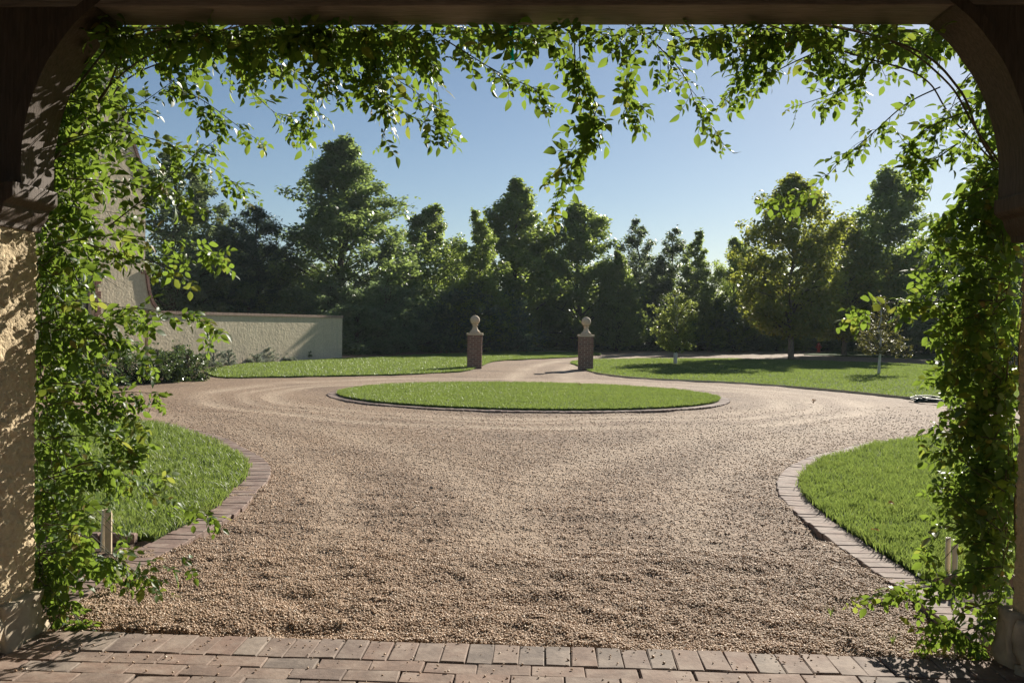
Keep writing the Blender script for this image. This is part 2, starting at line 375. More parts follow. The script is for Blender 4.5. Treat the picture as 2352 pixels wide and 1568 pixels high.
gme = np_mesh('gravel', V, [np.stack([i, i+1, i+nx+1, i+nx], 1)], True); gme.attributes.new('worn', 'FLOAT', 'POINT').data.foreach_set('value', track(V[:, 0], V[:, 1]).astype(np.float32))
tag(link('gravel_driveway', gme, M['gravel']), 'tan pea gravel forecourt and drive', 'driveway', kind='structure')

# --- outlines
def gp(l): return [tuple(G(x, y))[:2] for x, y in l]
edge_L = [(-9.5, 12.9)]+gp([(296, 967), (400, 976), (512, 1006), (560, 1030), (598, 1050), (620, 1073), (618, 1097), (592, 1129), (552, 1173), (480, 1217), (400, 1261), (316, 1307)]) + [(-2.27, 4.75), (-2.27, 4.33)]
edge_R = [(9.5, 12.9)]+gp([(2253, 988), (2153, 1000), (2053, 1009), (1973, 1021), (1925, 1035), (1865, 1049), (1813, 1073), (1787, 1101), (1787, 1129), (1809, 1161), (1853, 1201), (1917, 1249), (2013, 1317), (2093, 1373)]) + [(2.25, 4.45), (2.25, 4.12)]
cL = resample(catmull(edge_L, 10), .02); cR = resample(catmull(edge_R, 10), .02)
def normals(c):
    t = np.gradient(c, axis=0); t /= np.linalg.norm(t, axis=1)[:, None]; return np.stack([-t[:, 1], t[:, 0]], 1)
nL = normals(cL); nL *= np.sign(-nL[-1, 0]) ; nR = normals(cR); nR *= np.sign(nR[-1, 0])
BL = .215   # brick length
def cut(c, ymin): return c[c[:, 1] > ymin]
inL = cut(cL+nL*(BL+.012), 5.85); inR = cut(cR+nR*(BL+.012), 5.15)
far_L = gp([(296, 968), (400, 977), (512, 1009)]); far_R = gp([(2253, 989), (2153, 1001), (2053, 1010), (1973, 1021)])
lawn_L = np.array([(-9.5, 5.85)] + list(map(tuple, inL[::4])))
lawn_R = np.array([(9.5, 5.15)] + list(map(tuple, inR[::4])))
IC, IA, IB = (.36, 18.6), 4.0, 3.42
th = np.linspace(0, 2*math.pi, 120, endpoint=False)
island = np.stack([IC[0]+IA*np.cos(th), IC[1]+IB*np.sin(th)], 1)
far_left = catmull(gp([(470, 852), (505, 867), (620, 866.5), (780, 864), (941, 860), (1030, 855.5), (1075, 851), (1093, 846), (1108, 840), (1133, 830.5), (1197, 825.8), (1325, 820), (1380, 814.5)]), 5)
far_left = np.array(list(map(tuple, far_left)) + gp([(1366, 811), (1165, 808), (1000, 815), (800, 824), (560, 838)]) )
far_right = catmull(gp([(2330, 938), (2213, 927), (2096, 915), (1895, 895), (1693, 880), (1485, 870), (1389, 860), (1350, 851), (1345, 846), (1322, 837.5), (1312, 834), (1320, 830.5), (1366, 827)]), 5)
far_right = np.array(list(map(tuple, far_right)) + gp([(1485, 824.5), (1693, 825), (1828, 828), (2029, 835), (2197, 842), (2400, 850)]) + [(22, 32), (22, 22)])
back_tri = np.array(gp([(1846, 815), (1930, 806), (2200, 812), (2500, 822), (2500, 836), (2332, 829), (2080, 822)]))
back_strip = np.array(gp([(1165, 803), (1330, 805), (1700, 805), (2000, 799), (2000, 794), (1600, 797), (1165, 797)]))

def sheet(name, poly, z, mat, label, skirt=.06, kind='structure', cat='lawn'):
    bm = bmesh.new(); vs = [bm.verts.new((p[0], p[1], z)) for p in poly]; vb = [bm.verts.new((p[0], p[1], z-skirt)) for p in poly]
    f = bm.faces.new(vs); n = len(vs)
    for k in range(n): bm.faces.new((vs[k], vs[(k+1) % n], vb[(k+1) % n], vb[k]))
    bmesh.ops.recalc_face_normals(bm, faces=bm.faces[:]); bmesh.ops.triangulate(bm, faces=[f])
    me = bpy.data.meshes.new(name); bm.to_mesh(me); bm.free()
    return tag(link(name, me, mat), label, cat, kind=kind)
def blades(name, poly, z, dens, h, wd, label, seed, edge_extra=0, thin=1e9):
    r = np.random.default_rng(seed); lo, hi = poly.min(0), poly.max(0)
    n = int((hi-lo).prod()*dens); xy = r.uniform(lo, hi, (n, 2)); xy = xy[inside(xy[:, 0], xy[:, 1], poly)]
    # only what the frame (and a step aside) can show
    k = np.abs(xy[:, 0]) < xy[:, 1]*.66+1.2; xy = xy[k]
    if edge_extra:
        pl = resample(np.vstack([poly, poly[:1]]), 1/edge_extra); pl = pl[np.abs(pl[:, 0]) < pl[:, 1]*.66+1]
        xy = np.vstack([xy, pl+r.normal(0, .02, pl.shape)])
    keep = r.uniform(0, 1, len(xy)) < np.clip((thin/xy[:, 1])**1.6, 0, 1); xy = xy[keep]
    tuft = np.clip(vnoise(xy[:, 0]*9, xy[:, 1]*9, seed+1)*1.5-.25, 0, 1)*.7+vnoise(xy[:, 0]*1.7, xy[:, 1]*1.7, seed+2)*.35
    n = len(xy); H = h*(.55+.8*tuft)*r.uniform(.75, 1.25, n); a = r.uniform(0, 2*math.pi, n); W = wd*r.uniform(.7, 1.3, n)
    side = np.stack([np.cos(a), np.sin(a), np.zeros(n)], 1)*W[:, None]/2
    la = r.uniform(0, 2*math.pi, n)+(vnoise(xy[:, 0]*3, xy[:, 1]*3, seed+3)-.5)*6
    ln = H*r.uniform(.2, .95, n); lean = np.stack([np.cos(la)*ln, np.sin(la)*ln, np.zeros(n)], 1)
    b = np.stack([xy[:, 0], xy[:, 1], np.full(n, z)], 1); mid = b+lean*.35+np.array([0, 0, 1])*H[:, None]*.6; tip = b+lean+np.array([0, 0, 1])*H[:, None]
    if wd > .008:       # further away one triangle a blade is enough
        V = np.stack([b-side, b+side, tip], 1).reshape(-1, 3); o = np.arange(n)*3
        return tag(link(name, np_mesh(name, V, [np.stack([o, o+1, o+2], 1)]), M['grass']), label, 'grass', kind='stuff')
    V = np.stack([b-side, b+side, mid+side*.8, mid-side*.8, tip], 1).reshape(-1, 3); o = np.arange(n)*5
    me = np_mesh(name, V, [np.stack([o, o+1, o+2, o+3], 1), np.stack([o+3, o+2, o+4], 1)])
    return tag(link(name, me, M['grass']), label, 'grass', kind='stuff')
sheet('lawn', lawn_L, .03, M['lawn'], 'ground of the near left lawn beside the rose', .1)
sheet('lawn', lawn_R, .03, M['lawn'], 'ground of the near right lawn beside the rose', .1)
sheet('lawn', island, .05, M['lawn'], 'ground of the round lawn in the middle of the drive', .12)
sheet('lawn', far_left, .03, M['lawn'], 'ground of the lawn in front of the stucco wall', .08)
sheet('lawn', far_right, .03, M['lawn'], 'ground of the far right lawn with young trees', .08)
sheet('lawn', back_tri, .03, M['lawn'], 'shaded grass strip between the forks of the far road', .06)
sheet('lawn', back_strip, .03, M['lawn'], 'shaded grass strip at the foot of the wood', .06)
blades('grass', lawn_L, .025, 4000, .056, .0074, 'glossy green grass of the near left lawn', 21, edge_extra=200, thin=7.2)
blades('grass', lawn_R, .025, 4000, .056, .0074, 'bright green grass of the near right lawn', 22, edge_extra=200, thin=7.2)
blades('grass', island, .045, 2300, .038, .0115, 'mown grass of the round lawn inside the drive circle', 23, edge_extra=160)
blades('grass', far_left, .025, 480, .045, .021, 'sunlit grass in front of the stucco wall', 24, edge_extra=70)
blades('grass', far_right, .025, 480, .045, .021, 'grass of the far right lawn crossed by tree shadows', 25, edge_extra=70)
sheet('flower_bed', np.array([(-9.5, 3.9), (-9.5, 5.82), (-2.5, 5.82), (-2.5, 4.25)]), .004, M['soil'], 'bare soil bed at the foot of the left rose', .05, cat='bed')
sheet('flower_bed', np.array([(9.5, 3.7), (9.5, 5.12), (2.49, 5.12), (2.49, 3.98)]), .004, M['soil'], 'bare soil bed at the foot of the right rose', .05, cat='bed')
sheet('flower_bed', np.array(gp([(470, 846), (560, 838), (800, 824), (800, 821), (560, 832), (440, 842)])), .012, M['soil'], 'narrow soil bed along the foot of the stucco wall', .05, cat='bed')

# --- brick paving at the feet of the camera
pav = empty('brick_paving', (GX, GY, 0), GR); tag(pav, 'weathered clay brick paving in the foreground', 'paving', kind='structure')
MB().box(-3.2, 3.2, -6, -.004, -.08, -.012).obj('sand_bed', M['sand'], pav)
BW, BLn = .1175, .235
sold = [brick_mesh('soldier', BW-.004, BLn-.004, .05, k, .0035, .003) for k in range(7)]
stre = [brick_mesh('stretcher', BLn-.004, BW-.004, .05, 20+k, .0035, .003) for k in range(7)]
def put(me, mat, parent, x, y, z, rz=0, tilt=.0, name='brick'):
    o = link(name, me, mat, parent); o.location = (x, y, z); o.rotation_euler = (RND.uniform(-tilt, tilt), RND.uniform(-tilt, tilt), rz); return o
for k in range(-26, 27):
    put(RND.choice(sold), M['paver'], pav, k*BW+RND.uniform(-.002, .002), -BLn/2-.003+RND.uniform(-.004, .004), -.05+RND.uniform(-.003, .004), RND.choice((0, math.pi))+RND.uniform(-.012, .012), .012)
for row in range(7):
    for k in range(-13, 14):
        off = (.5 if row % 2 else .0)*BLn+[0, .03, -.02, .05, .01, -.03, .02][row]
        put(RND.choice(stre), M['paver'], pav, k*BLn+off+RND.uniform(-.002, .002), -BLn-.004-BW*(row+.5), -.05+RND.uniform(-.004, .004), RND.choice((0, math.pi))+RND.uniform(-.01, .01), .012)

# --- brick edgings
edge_me = [brick_mesh('edging_brick', .108, BL, .07, 60+k, .004, .003) for k in range(6)]
def edging(c, nrm, label, pitch=.1105, z=-.058, meshes=None, closed=False):
    e = empty('brick_edging', (c[0][0], c[0][1], 0)); tag(e, label, 'edging', 'brick lawn edgings')
    d = np.r_[0, np.cumsum(np.linalg.norm(np.diff(c, axis=0), axis=1))]; n = int(d[-1]/pitch); o = np.array((c[0][0], c[0][1]))
    for k in range(n):
        s = (k+.5)*d[-1]/n; p = np.array([np.interp(s, d, c[:, 0]), np.interp(s, d, c[:, 1])]); q = np.array([np.interp(s, d, nrm[:, 0]), np.interp(s, d, nrm[:, 1])]); q /= np.linalg.norm(q)
        m = p+q*(BL/2+RND.uniform(-.006, .006))-o
        put(RND.choice(meshes or edge_me), M['edge'], e, m[0], m[1], z+RND.uniform(-.003, .003), math.atan2(q[1], q[0])-math.pi/2+RND.uniform(-.02, .02), .02)
    return e
edging(cL, nL, 'curved brick edging around the near left lawn')
edging(cR, nR, 'curved brick edging around the near right lawn')
th2 = np.linspace(0, 2*math.pi, 400); ring = np.stack([IC[0]+(IA+BL+.01)*np.cos(th2), IC[1]+(IB+BL+.01)*np.sin(th2)], 1)
rn = np.array(IC)-ring; rn /= np.linalg.norm(rn, axis=1)[:, None]
edging(ring, rn, 'brick ring around the round lawn in the drive', .112, -.055)
# low brick kerb where the near lawns end at the beds
def kerb(x0, x1, y, label):
    e = empty('brick_kerb', (x0, y, 0)); tag(e, label, 'kerb', 'brick kerbs at the beds')
    n = int(abs(x1-x0)/.24); sg = 1 if x1 > x0 else -1
    for k in range(n): put(kerb_me[k % 3], M['edge'], e, sg*(k+.5)*.24, 0, -.02, 0, .02)
kerb_me = [brick_mesh('kerb_brick', .23, .06, .085, 80+k) for k in range(3)]
kerb(-2.5, -4.4, 5.82, 'low brick kerb between left lawn and soil bed')
kerb(2.5, 4.2, 5.12, 'low brick kerb between right lawn and soil bed')
# thin steel edge along the far right lawn
er = far_right[:34]; er3 = [(p[0], p[1]-.03, .012) for p in er]
MBx = MB(); MBx.tube(er3, .03, 4)
tag(MBx.obj('stone_edge', M['cast']), 'thin pale stone edge along the far right lawn', 'edging')

# --- pebbles lying on the gravel (real stones near the camera)
def pebbles(name, n, sample, size, label, zoff=0.0, seed=3, ground=True, base=None):
    r = np.random.default_rng(seed); xy = sample(r, n)
    if ground: xy = xy[r.uniform(0, 1, len(xy)) > .7*track(xy[:, 0], xy[:, 1])]
    n = len(xy)
    z = (gravel_h(xy[:, 0], xy[:, 1])-.012 if ground else np.zeros(n))+zoff
    sz = size(r, xy); ax = sz[:, None]*np.stack([r.uniform(.75, 1.3, n), r.uniform(.7, 1.0, n), r.uniform(.5, .8, n)], 1)
    base = np.array([(1, 0, 0), (-1, 0, 0), (0, 1, 0), (0, -1, 0), (0, 0, 1), (0, 0, -1)], float)
    L = base[None]*ax[:, None, :]*(1+r.uniform(-.25, .25, (n, 6, 1)))
    a = r.uniform(0, 2*math.pi, n); t = r.normal(0, .5, n); ca, sa, ct, st = np.cos(a), np.sin(a), np.cos(t), np.sin(t)
    x1 = L[..., 0]*ct[:, None]-L[..., 2]*st[:, None]; z1 = L[..., 0]*st[:, None]+L[..., 2]*ct[:, None]; y1 = L[..., 1]
    V = np.stack([x1*ca[:, None]-y1*sa[:, None]+xy[:, 0, None], x1*sa[:, None]+y1*ca[:, None]+xy[:, 1, None], z1+z[:, None]+(sz*.25)[:, None]], -1).reshape(-1, 3)
    f = np.array([(0, 2, 4), (2, 1, 4), (1, 3, 4), (3, 0, 4), (2, 0, 5), (1, 2, 5), (3, 1, 5), (0, 3, 5)])
    me = np_mesh(name, V, [(np.arange(n)[:, None, None]*6+f[None]).reshape(-1, 3)], True); me.attributes.new('worn', 'FLOAT', 'POINT').data.foreach_set('value', np.repeat(track(xy[:, 0], xy[:, 1])*ground, 6).astype(np.float32))
    return tag(link(name, me, M['pebble']), label, 'gravel', kind='stuff')
def not_edge(xy):
    bl = np.vstack([cL+nL*BL, [(-9, 4.3)], [(-9, 12)]]); br = np.vstack([cR+nR*BL, [(9, 4.1)], [(9, 12)]])
    pl = np.vstack([cL[:, :], [(-2.6, 4.2), (-12, 4.2), (-12, 12)]]); pr = np.vstack([cR[:, :], [(2.6, 4.0), (12, 4.0), (12, 12)]])
    k = ~inside(xy[:, 0], xy[:, 1], pl) & ~inside(xy[:, 0], xy[:, 1], pr)
    yl = (xy[:, 1]-GY)*math.cos(GR)-(xy[:, 0]-GX)*math.sin(GR)
    return xy[k & (yl > .012)]
def s_near(r, n):
    xy = np.stack([r.uniform(-2.6, 2.6, n), 3.9+1.9*r.uniform(0, 1, n)**1.25], 1); return not_edge(xy)
def s_mid(r, n):
    xy = np.stack([r.uniform(-3.6, 3.6, n), 5.4+12.5*r.beta(1, 2.3, n)], 1); xy[:, 0] *= np.clip(xy[:, 1]/7, 1, 2.4); return not_edge(xy)
pebbles('pebbles', 62000, s_near, lambda r, p: r.uniform(.0042, .0085, len(p)), 'rounded tan pebbles of the gravel in front of the paving')
pebbles('pebbles', 80000, s_mid, lambda r, p: r.uniform(.0050, .0095, len(p))*(1+(p[:, 1]-5.4)*.05), 'tan pebbles of the gravel further out between the lawns', seed=4)
def s_pav(r, n):
    q = np.stack([r.uniform(-2.3, 2.3, n), -.55*r.uniform(0, 1, n)**1.6+.005], 1); c, s_ = math.cos(GR), math.sin(GR)
    return np.stack([q[:, 0]*c-q[:, 1]*s_+GX, q[:, 0]*s_+q[:, 1]*c+GY], 1)
pebbles('stray_pebbles', 330, s_pav, lambda r, p: r.uniform(.003, .0085, len(p)), 'single pebbles scattered on the brick paving', .0035, 9, False)

# ================================================================== GATEWAY
gate = empty('timber_gateway', (GX, GY, 0), GR, 'dark timber gateway with curved braces on rough stucco columns', 'gateway')
HW = 2.275
HR = {-1: 0.0, 1: .03}
def rough_column(sx):
    """rough-cast stucco shaft, its surface really displaced"""
    x0, x1, y0, y1 = HW+HR[sx], HW+.62, -.62, 0.0; st = .013; rnd_ = .02
    per = []
    def seg(a, b):
        n = max(2, int(math.dist(a, b)/st)); return [(a[0]+(b[0]-a[0])*k/n, a[1]+(b[1]-a[1])*k/n) for k in range(n)]
    per = seg((x0, y0), (x0, y1-rnd_))+seg((x0, y1-rnd_), (x0+rnd_, y1))+seg((x0+rnd_, y1), (x1, y1))
    n1 = len(per); per += [(x1, y1), (x1, y0)]
    zs = np.arange(.12, 1.99, st); n = len(per); V = []; cx, cy = (x0+x1)/2, (y0+y1)/2
    for z in zs:
        for k, (px, py) in enumerate(per):
            if k < n1:
                q = Vector((px*sx, py, z)); d = noise.fractal(q*52, .6, 2, 3)*.014+noise.noise(q*22)*.007+noise.noise(q*5)*.005
                if abs(px-x0) < rnd_+.001 and py > y1-rnd_-.001: nx_, ny_ = -.7, .7
                elif abs(px-x0) < 1e-4: nx_, ny_ = -1, 0
                else: nx_, ny_ = 0, 1
                px += nx_*d; py += ny_*d
            V.append((px*sx, py, z))
    a = (np.arange(len(zs)-1)[:, None]*n+np.arange(n)[None]).ravel(); b = (np.arange(len(zs)-1)[:, None]*n+(np.arange(n)[None]+1) % n).ravel()
    return link('column', np_mesh('column', V, [np.stack([a, b, b+n, a+n], 1) if sx > 0 else np.stack([b, a, a+n, b+n], 1)], True), M['stucco'], gate)
def stone(parent, x0, x1, y0, y1, z0, z1, seed):
    bm = bmesh.new(); bmesh.ops.create_cube(bm, size=1)
    bmesh.ops.subdivide_edges(bm, edges=bm.edges[:], cuts=7, use_grid_fill=True)
    r = Vector((seed*3.1, seed*1.7, seed))
    for v in bm.verts:
        p = v.co.copy(); mx = max(abs(p.x), abs(p.y), abs(p.z)); ln = p.length
        p *= 1-.16*max(0, ln/.5-1.2)                                  # ease the corners
        p += v.normal*(noise.fractal(p*2.2+r, 1, 2, 5)*.06+noise.cell(p*3.3+r)*.03)
        v.co = ((x0+x1)/2+p.x*(x1-x0), (y0+y1)/2+p.y*(y1-y0), (z0+z1)/2+p.z*(z1-z0))
    me = bpy.data.meshes.new('stone'); bm.to_mesh(me); bm.free()
    for p in me.polygons: p.use_smooth = True
    return link('stone', me, M['stone'], parent)
brace_pts = [(-2.20, 2.10), (-2.197, 2.27), (-2.165, 2.44), (-2.10, 2.61), (-2.03, 2.72), (-1.95, 2.82), (-1.84, 2.915)]
for sx in (-1, 1):
    c = rough_column(sx)
    # rough footing stones
    if sx < 0:
        for k, (a, b, h, pr) in enumerate([(-.02+.05, -.30, .20, .045), (-.31, -.66, .23, .04)]): stone(c, sx*(HW-pr), sx*(HW+.45), b, a, -.06, h, k+1)
        stone(c, sx*(HW+.3), sx*(HW+.66), -.35, .05, -.06, .19, 5)
    else:
        for k, (a, b, z0, h, pr) in enumerate([(.04, -.12, -.06, .25, .05), (-.125, -.33, .03, .235, .045), (-.13, -.40, -.08, .035, .05), (-.335, -.66, -.05, .23, .04)]): stone(c, sx*(HW+.02-pr), sx*(HW+.45), b, a, z0, h, k+11)
        stone(c, sx*(HW+.3), sx*(HW+.66), -.35, .05, -.06, .2, 17)
    # corbel: moulded timber block
    prof = [(HW+.55, 2.10), (2.185, 2.10), (2.185, 2.035), (2.20, 2.02), (2.225, 2.005), (2.232, 1.975), (2.25, 1.945), (HW-.012, 1.93), (HW-.012, 1.905), (HW+.55, 1.905)]
    bevel(MB().prism(prof, lambda x, z: (sx*x, -.34, z), lambda x, z: (sx*x, .012, z)).obj('corbel', M['post'], gate), .008, 2)
    # post with the curved spandrel
    bp = catmull([(-x if sx > 0 else x, z) for x, z in brace_pts], 5)
    off = .055*sx
    poly = [(p[0]+off, p[1]) for p in bp if p[1] < 2.9]+[(sx*1.86, 2.885), (sx*3.1, 2.885), (sx*3.1, 2.103)]
    MB().prism(poly, lambda x, z: (x, -.246, z), lambda x, z: (x, -.006, z)).obj('post', M['post'], gate)
    # curved brace: the bent board that lines the curve
    mb = MB(); n = len(bp); pts = []
    for k, p in enumerate(bp):
        t = bp[min(k+1, n-1)]-bp[max(k-1, 0)]; t /= np.linalg.norm(t); q = np.array([t[1], -t[0]])*(1 if sx < 0 else -1)
        if q[0]*sx > 0: q = -q
        i_, o_ = p, p-q*.05
        pts.append((i_, o_))
    vs = []; fs = []
    for i_, o_ in pts:
        for yy in (-.255, .004):
            vs += [(i_[0], yy, i_[1]), (o_[0], yy, o_[1])]
    for k in range(n-1):
        a = 4*k; b = a+4; fs += [(a, b, b+2, a+2), (a+1, a+3, b+3, b+1), (a, a+1, b+1, b), (a+2, b+2, b+3, a+3)]
    fs += [(0, 2, 3, 1), (4*n-4, 4*n-3, 4*n-1, 4*n-2)]
    mb.add(vs, fs).obj('brace', M['post'], gate)
bevel(MB().box(-3.1, 3.1, -.252, .0, 2.887, 3.02).obj('beam', M['wood'], gate), .008, 2)
bevel(MB().box(-3.2, 3.2, -.50, .06, 3.022, 3.30).obj('lintel', M['wood'], gate), .01, 2)
# roof of the passage: boards and rafters over the camera
for k in range(14): MB().box(-3.3, 3.3, -.52-(k+1)*.42+.006, -.52-k*.42, 3.25, 3.29).obj('ceiling_board', M['wood'], gate)
for k in range(5): MB().box(-3.2, 3.2, -1.5-k*1.1, -1.36-k*1.1, 3.08, 3.248).obj('rafter', M['wood'], gate)
for sx in (-1, 1):
    MB().box(*sorted((sx*2.9, sx*3.12)), -6.2, -.63, -.05, 3.07).obj('side_wall', M['stucco_far'], gate)

# ================================================================== GATE PILLARS
br_me = [brick_mesh('pillar_brick', .190, .092, .0565, 100+k, .003, .0015) for k in range(4)]
br_hf = [brick_mesh('pillar_half_brick', .090, .092, .0565, 110+k, .003, .0015) for k in range(3)]
def pillar(loc, rz, label):
    e = empty('gate_pillar', loc, rz, label, 'pillar', 'gate pillars')
    W = .50; n = 16; ch = 1.13/n
    MB().box(-W/2+.006, W/2-.006, -W/2+.006, W/2-.006, -.1, 1.125).obj('mortar_core', M['mortar'], e)
    for k in range(n):
        z = k*ch+.004
        for side in range(4):
            a = side*math.pi/2; ca, sa = math.cos(a), math.sin(a)
            # each face: half, two stretchers; alternate courses mirrored (pinwheel corners)
            xs = [(-W/2+.0475, 0), (-W/2+.0475+.1525, 1), (-W/2+.0475+.3585-.0, 1)] if k % 2 else [(-W/2+.098, 1), (-W/2+.098+.206, 1), (-W/2+.098+.206+.0, None)]
            xs = [(-.2025, 0), (-.0500, 1), (.1560-.0, 1)] if k % 2 == 0 else [(-.152, 1), (.054, 1), (.2065-.0, 0)]
            for x, t in xs:
                if k % 2 == 0 and x > .15: x, t = .151, 1
                me = RND.choice(br_me if t else br_hf); y = -W/2+.046-.0
                if k % 2 == 0 and x > .15 : pass
                put(me, M['brick'], e, x*ca-y*sa, x*sa+y*ca, z, a, .003)
    cap = bevel(MB().box(-W/2-.03, W/2+.03, -W/2-.03, W/2+.03, 1.132, 1.20).obj('cap', M['cast'], e), .008, 2)
    bevel(MB().box(-.175, .175, -.175, .175, 1.202, 1.245).obj('plinth', M['cast'], e), .006, 1)
    MB().lathe([(.172, 1.246), (.17, 1.262), (.135, 1.285), (.105, 1.32), (.085, 1.37), (.074, 1.42), (.076, 1.45), (.10, 1.468), (.10, 1.482), (.06, 1.492)], 28).obj('finial_neck', M['cast'], e, True)
    bm = bmesh.new(); bmesh.ops.create_uvsphere(bm, u_segments=32, v_segments=20, radius=.163)
    me = bpy.data.meshes.new('ball'); bm.to_mesh(me); bm.free()
    for p in me.polygons: p.use_smooth = True
    b = link('ball', me, M['cast'], e); b.location = (0, 0, 1.645)
gl = G(1089, 846); gr_ = G(1346, 849.5)
pillar((gl.x, gl.y+.25, 0), rad(1), 'brick gate pillar with stone ball left of the drive')
pillar((gr_.x, gr_.y+.25, 0), rad(-2), 'brick gate pillar with stone ball right of the drive')

# ================================================================== HOUSE AND WALL ON THE LEFT
A = Vector((-7.1, 36.4, 0)); D = Vector((-3.1, -7.2, 0)).normalized(); N = Vector((-D.y, D.x, 0)); N = N if N.x > 0 else -N
hrz = math.atan2(D.y, D.x)      # local x along the facade (towards the camera), local y = away from the court or towards it
lw = 10.4
wall = empty('stucco_wall', A, hrz, 'long cream stucco garden wall with brick coping', 'wall')
sgn = 1 if (Matrix.Rotation(hrz, 3, 'Z') @ Vector((0, 1, 0))).dot(N) > 0 else -1     # local +y*sgn = court side
def ybox(a, b): return sorted((a*sgn, b*sgn))
MB().box(0, lw, *ybox(-.30, 0), -.1, 1.68).obj('wall_face', M['stucco_far'], wall)
mb = MB()
n = int(lw/.075)
for k in range(n): mb.box(k*.075+.004, (k+1)*.075-.004, *ybox(-.345, .045), 1.682, 1.775+RND.uniform(-.003, .003))
tag(mb.obj('coping_bricks', M['coping'], wall), kind='stuff')
MB().box(0, lw, *ybox(-.33, .03), 1.67, 1.74).obj('coping_mortar', M['mortar'], wall)
U0 = 10.55
house = empty('gabled_house', A+D*U0, hrz, 'cream stucco house with steep gable behind the left rose', 'house')
WH, EV, SL = 6.2, 5.45, 2.15; PK = EV+.15+SL*WH/2
def fac(u, z): return (u, -.0*sgn, z)
holes = [(1.85, 2.75, .95, 2.85, 'low'), (2.62, 3.55, 5.75, 7.7, 'high')]
# facade as strips around the openings
outline = lambda u: EV+.15+SL*min(u, WH-u)
def strip(u0, u1, z0, z1f): 
    return [(u0, z0), (u1, z0)]+([(u1, z1f(u1)), (WH/2, z1f(WH/2)), (u0, z1f(u0))] if u0 < WH/2 < u1 else [(u1, z1f(u1)), (u0, z1f(u0))])
mb = MB(); y0, y1 = 0.0, -.3*sgn
def pr(poly): mb.prism(poly, lambda u, z: (u, y0, z), lambda u, z: (u, y1, z))
fl = lambda v: (lambda u: v)
pr(strip(0, 1.85, -.1, outline)); pr(strip(1.85, 2.62, 2.85, outline)); pr(strip(1.85, 2.75, -.1, fl(.95))); pr(strip(2.62, 2.75, 2.85, fl(5.75)))
pr(strip(2.75, 3.55, -.1, fl(5.75))); pr(strip(2.62, 3.55, 7.7, outline)); pr(strip(3.55, WH, -.1, outline))
# flared foot that runs down onto the garden wall
fl_pts = [(0, 2.9), (-.06, 2.55), (-.14, 2.25), (-.27, 1.98), (-.46, 1.80)]
pr([(0, -.1), (0, 2.9)]+fl_pts[1:]+[(-.46, 1.78), (-.14, 1.78), (-.14, -.1)][0:0]+[(-.46, 1.779), (-.0, 1.779)])
mb.obj('facade', M['stucco_far'], house)
MB().box(0, .3, *ybox(-8, -.3), -.1, EV).obj('side_wall', M['stucco_far'], house)
MB().box(WH-.3, WH, *ybox(-8, -.3), -.1, EV).obj('side_wall', M['stucco_far'], house)
MB().box(.3, WH-.3, *ybox(-8, -7.7), -.1, EV+2).obj('rear_wall', M['stucco_far'], house)
for u0, u1, z0, z1, nm in holes:
    wi = bevel(MB().box(u0, u0+.07, *ybox(-.2, -.1), z0, z1).box(u1-.07, u1, *ybox(-.2, -.1), z0, z1).box(u0+.07, u1-.07, *ybox(-.2, -.1), z1-.07, z1).box(u0+.07, u1-.07, *ybox(-.2, -.1), z0, z0+.07).obj('window', M['frame'], house), .004, 1)
    MB().box(u0+.05, u1-.05, *ybox(-.17, -.16), z0+.05, z1-.05).obj('pane', M['glass'], wi)
    for q in range(1, 3): MB().box(u0+.07, u1-.07, *ybox(-.185, -.125), z0+(z1-z0)*q/3-.012, z0+(z1-z0)*q/3+.012).obj('glazing_bar', M['frame'], wi)
    MB().box((u0+u1)/2-.012, (u0+u1)/2+.012, *ybox(-.186, -.124), z0+.07, z1-.07).obj('glazing_bar', M['frame'], wi)
    # toothed brick surround, brick by brick
    nb = int((z1-z0)/.075)
    for k in range(nb):
        for uu, d in ((u0, -1), (u1, 1)):
            ln = .21 if (k//3) % 2 else .11
            me = qme.setdefault(ln, [brick_mesh('quoin', ln-.008, .12, .066, 130+i, .004, .002) for i in range(2)]) if 'qme' in globals() else None
            if me is None: qme = {}; me = qme.setdefault(ln, [brick_mesh('quoin', ln-.008, .12, .066, 130+i, .004, .002) for i in range(2)])
            put(RND.choice(me), M['brick'], house, uu+d*ln/2, -.03*sgn, z0+k*.075, 0, .002)
    for k in range(int((u1-u0+.2)/.075)):
        put(qtop, M['brick'], house, u0-.1+(k+.5)*.075, -.03*sgn, z1+.004, 0, .002) if 'qtop' in globals() else None
        if 'qtop' not in globals(): qtop = brick_mesh('lintel_brick', .067, .12, .21, 140, .004, .002)
# brick trim of the flare and the little ledge
tr = resample(catmull(fl_pts, 8), .075); tme = brick_mesh('trim_brick', .066, .40, .10, 150, .004, .002)
for k in range(len(tr)-1):
    p = (tr[k]+tr[k+1])/2; t = tr[k+1]-tr[k]; o = put(tme, M['brick'], house, p[0], -.15*sgn, p[1], 0, 0); o.rotation_euler = (0, -math.atan2(t[1], t[0])+math.pi, 0)
for k in range(4): put(tme, M['brick'], house, -.02-k*.07+.14, -.15*sgn, 2.90, 0, 0)
MB().tube([(-.30, -.2*sgn, 1.8), (-.30, -.2*sgn, 3.2), (-.12, -.36*sgn, 3.5), (-.10, -.36*sgn, EV-.1)], .04, 8).obj('downpipe', M['pipe'], house)
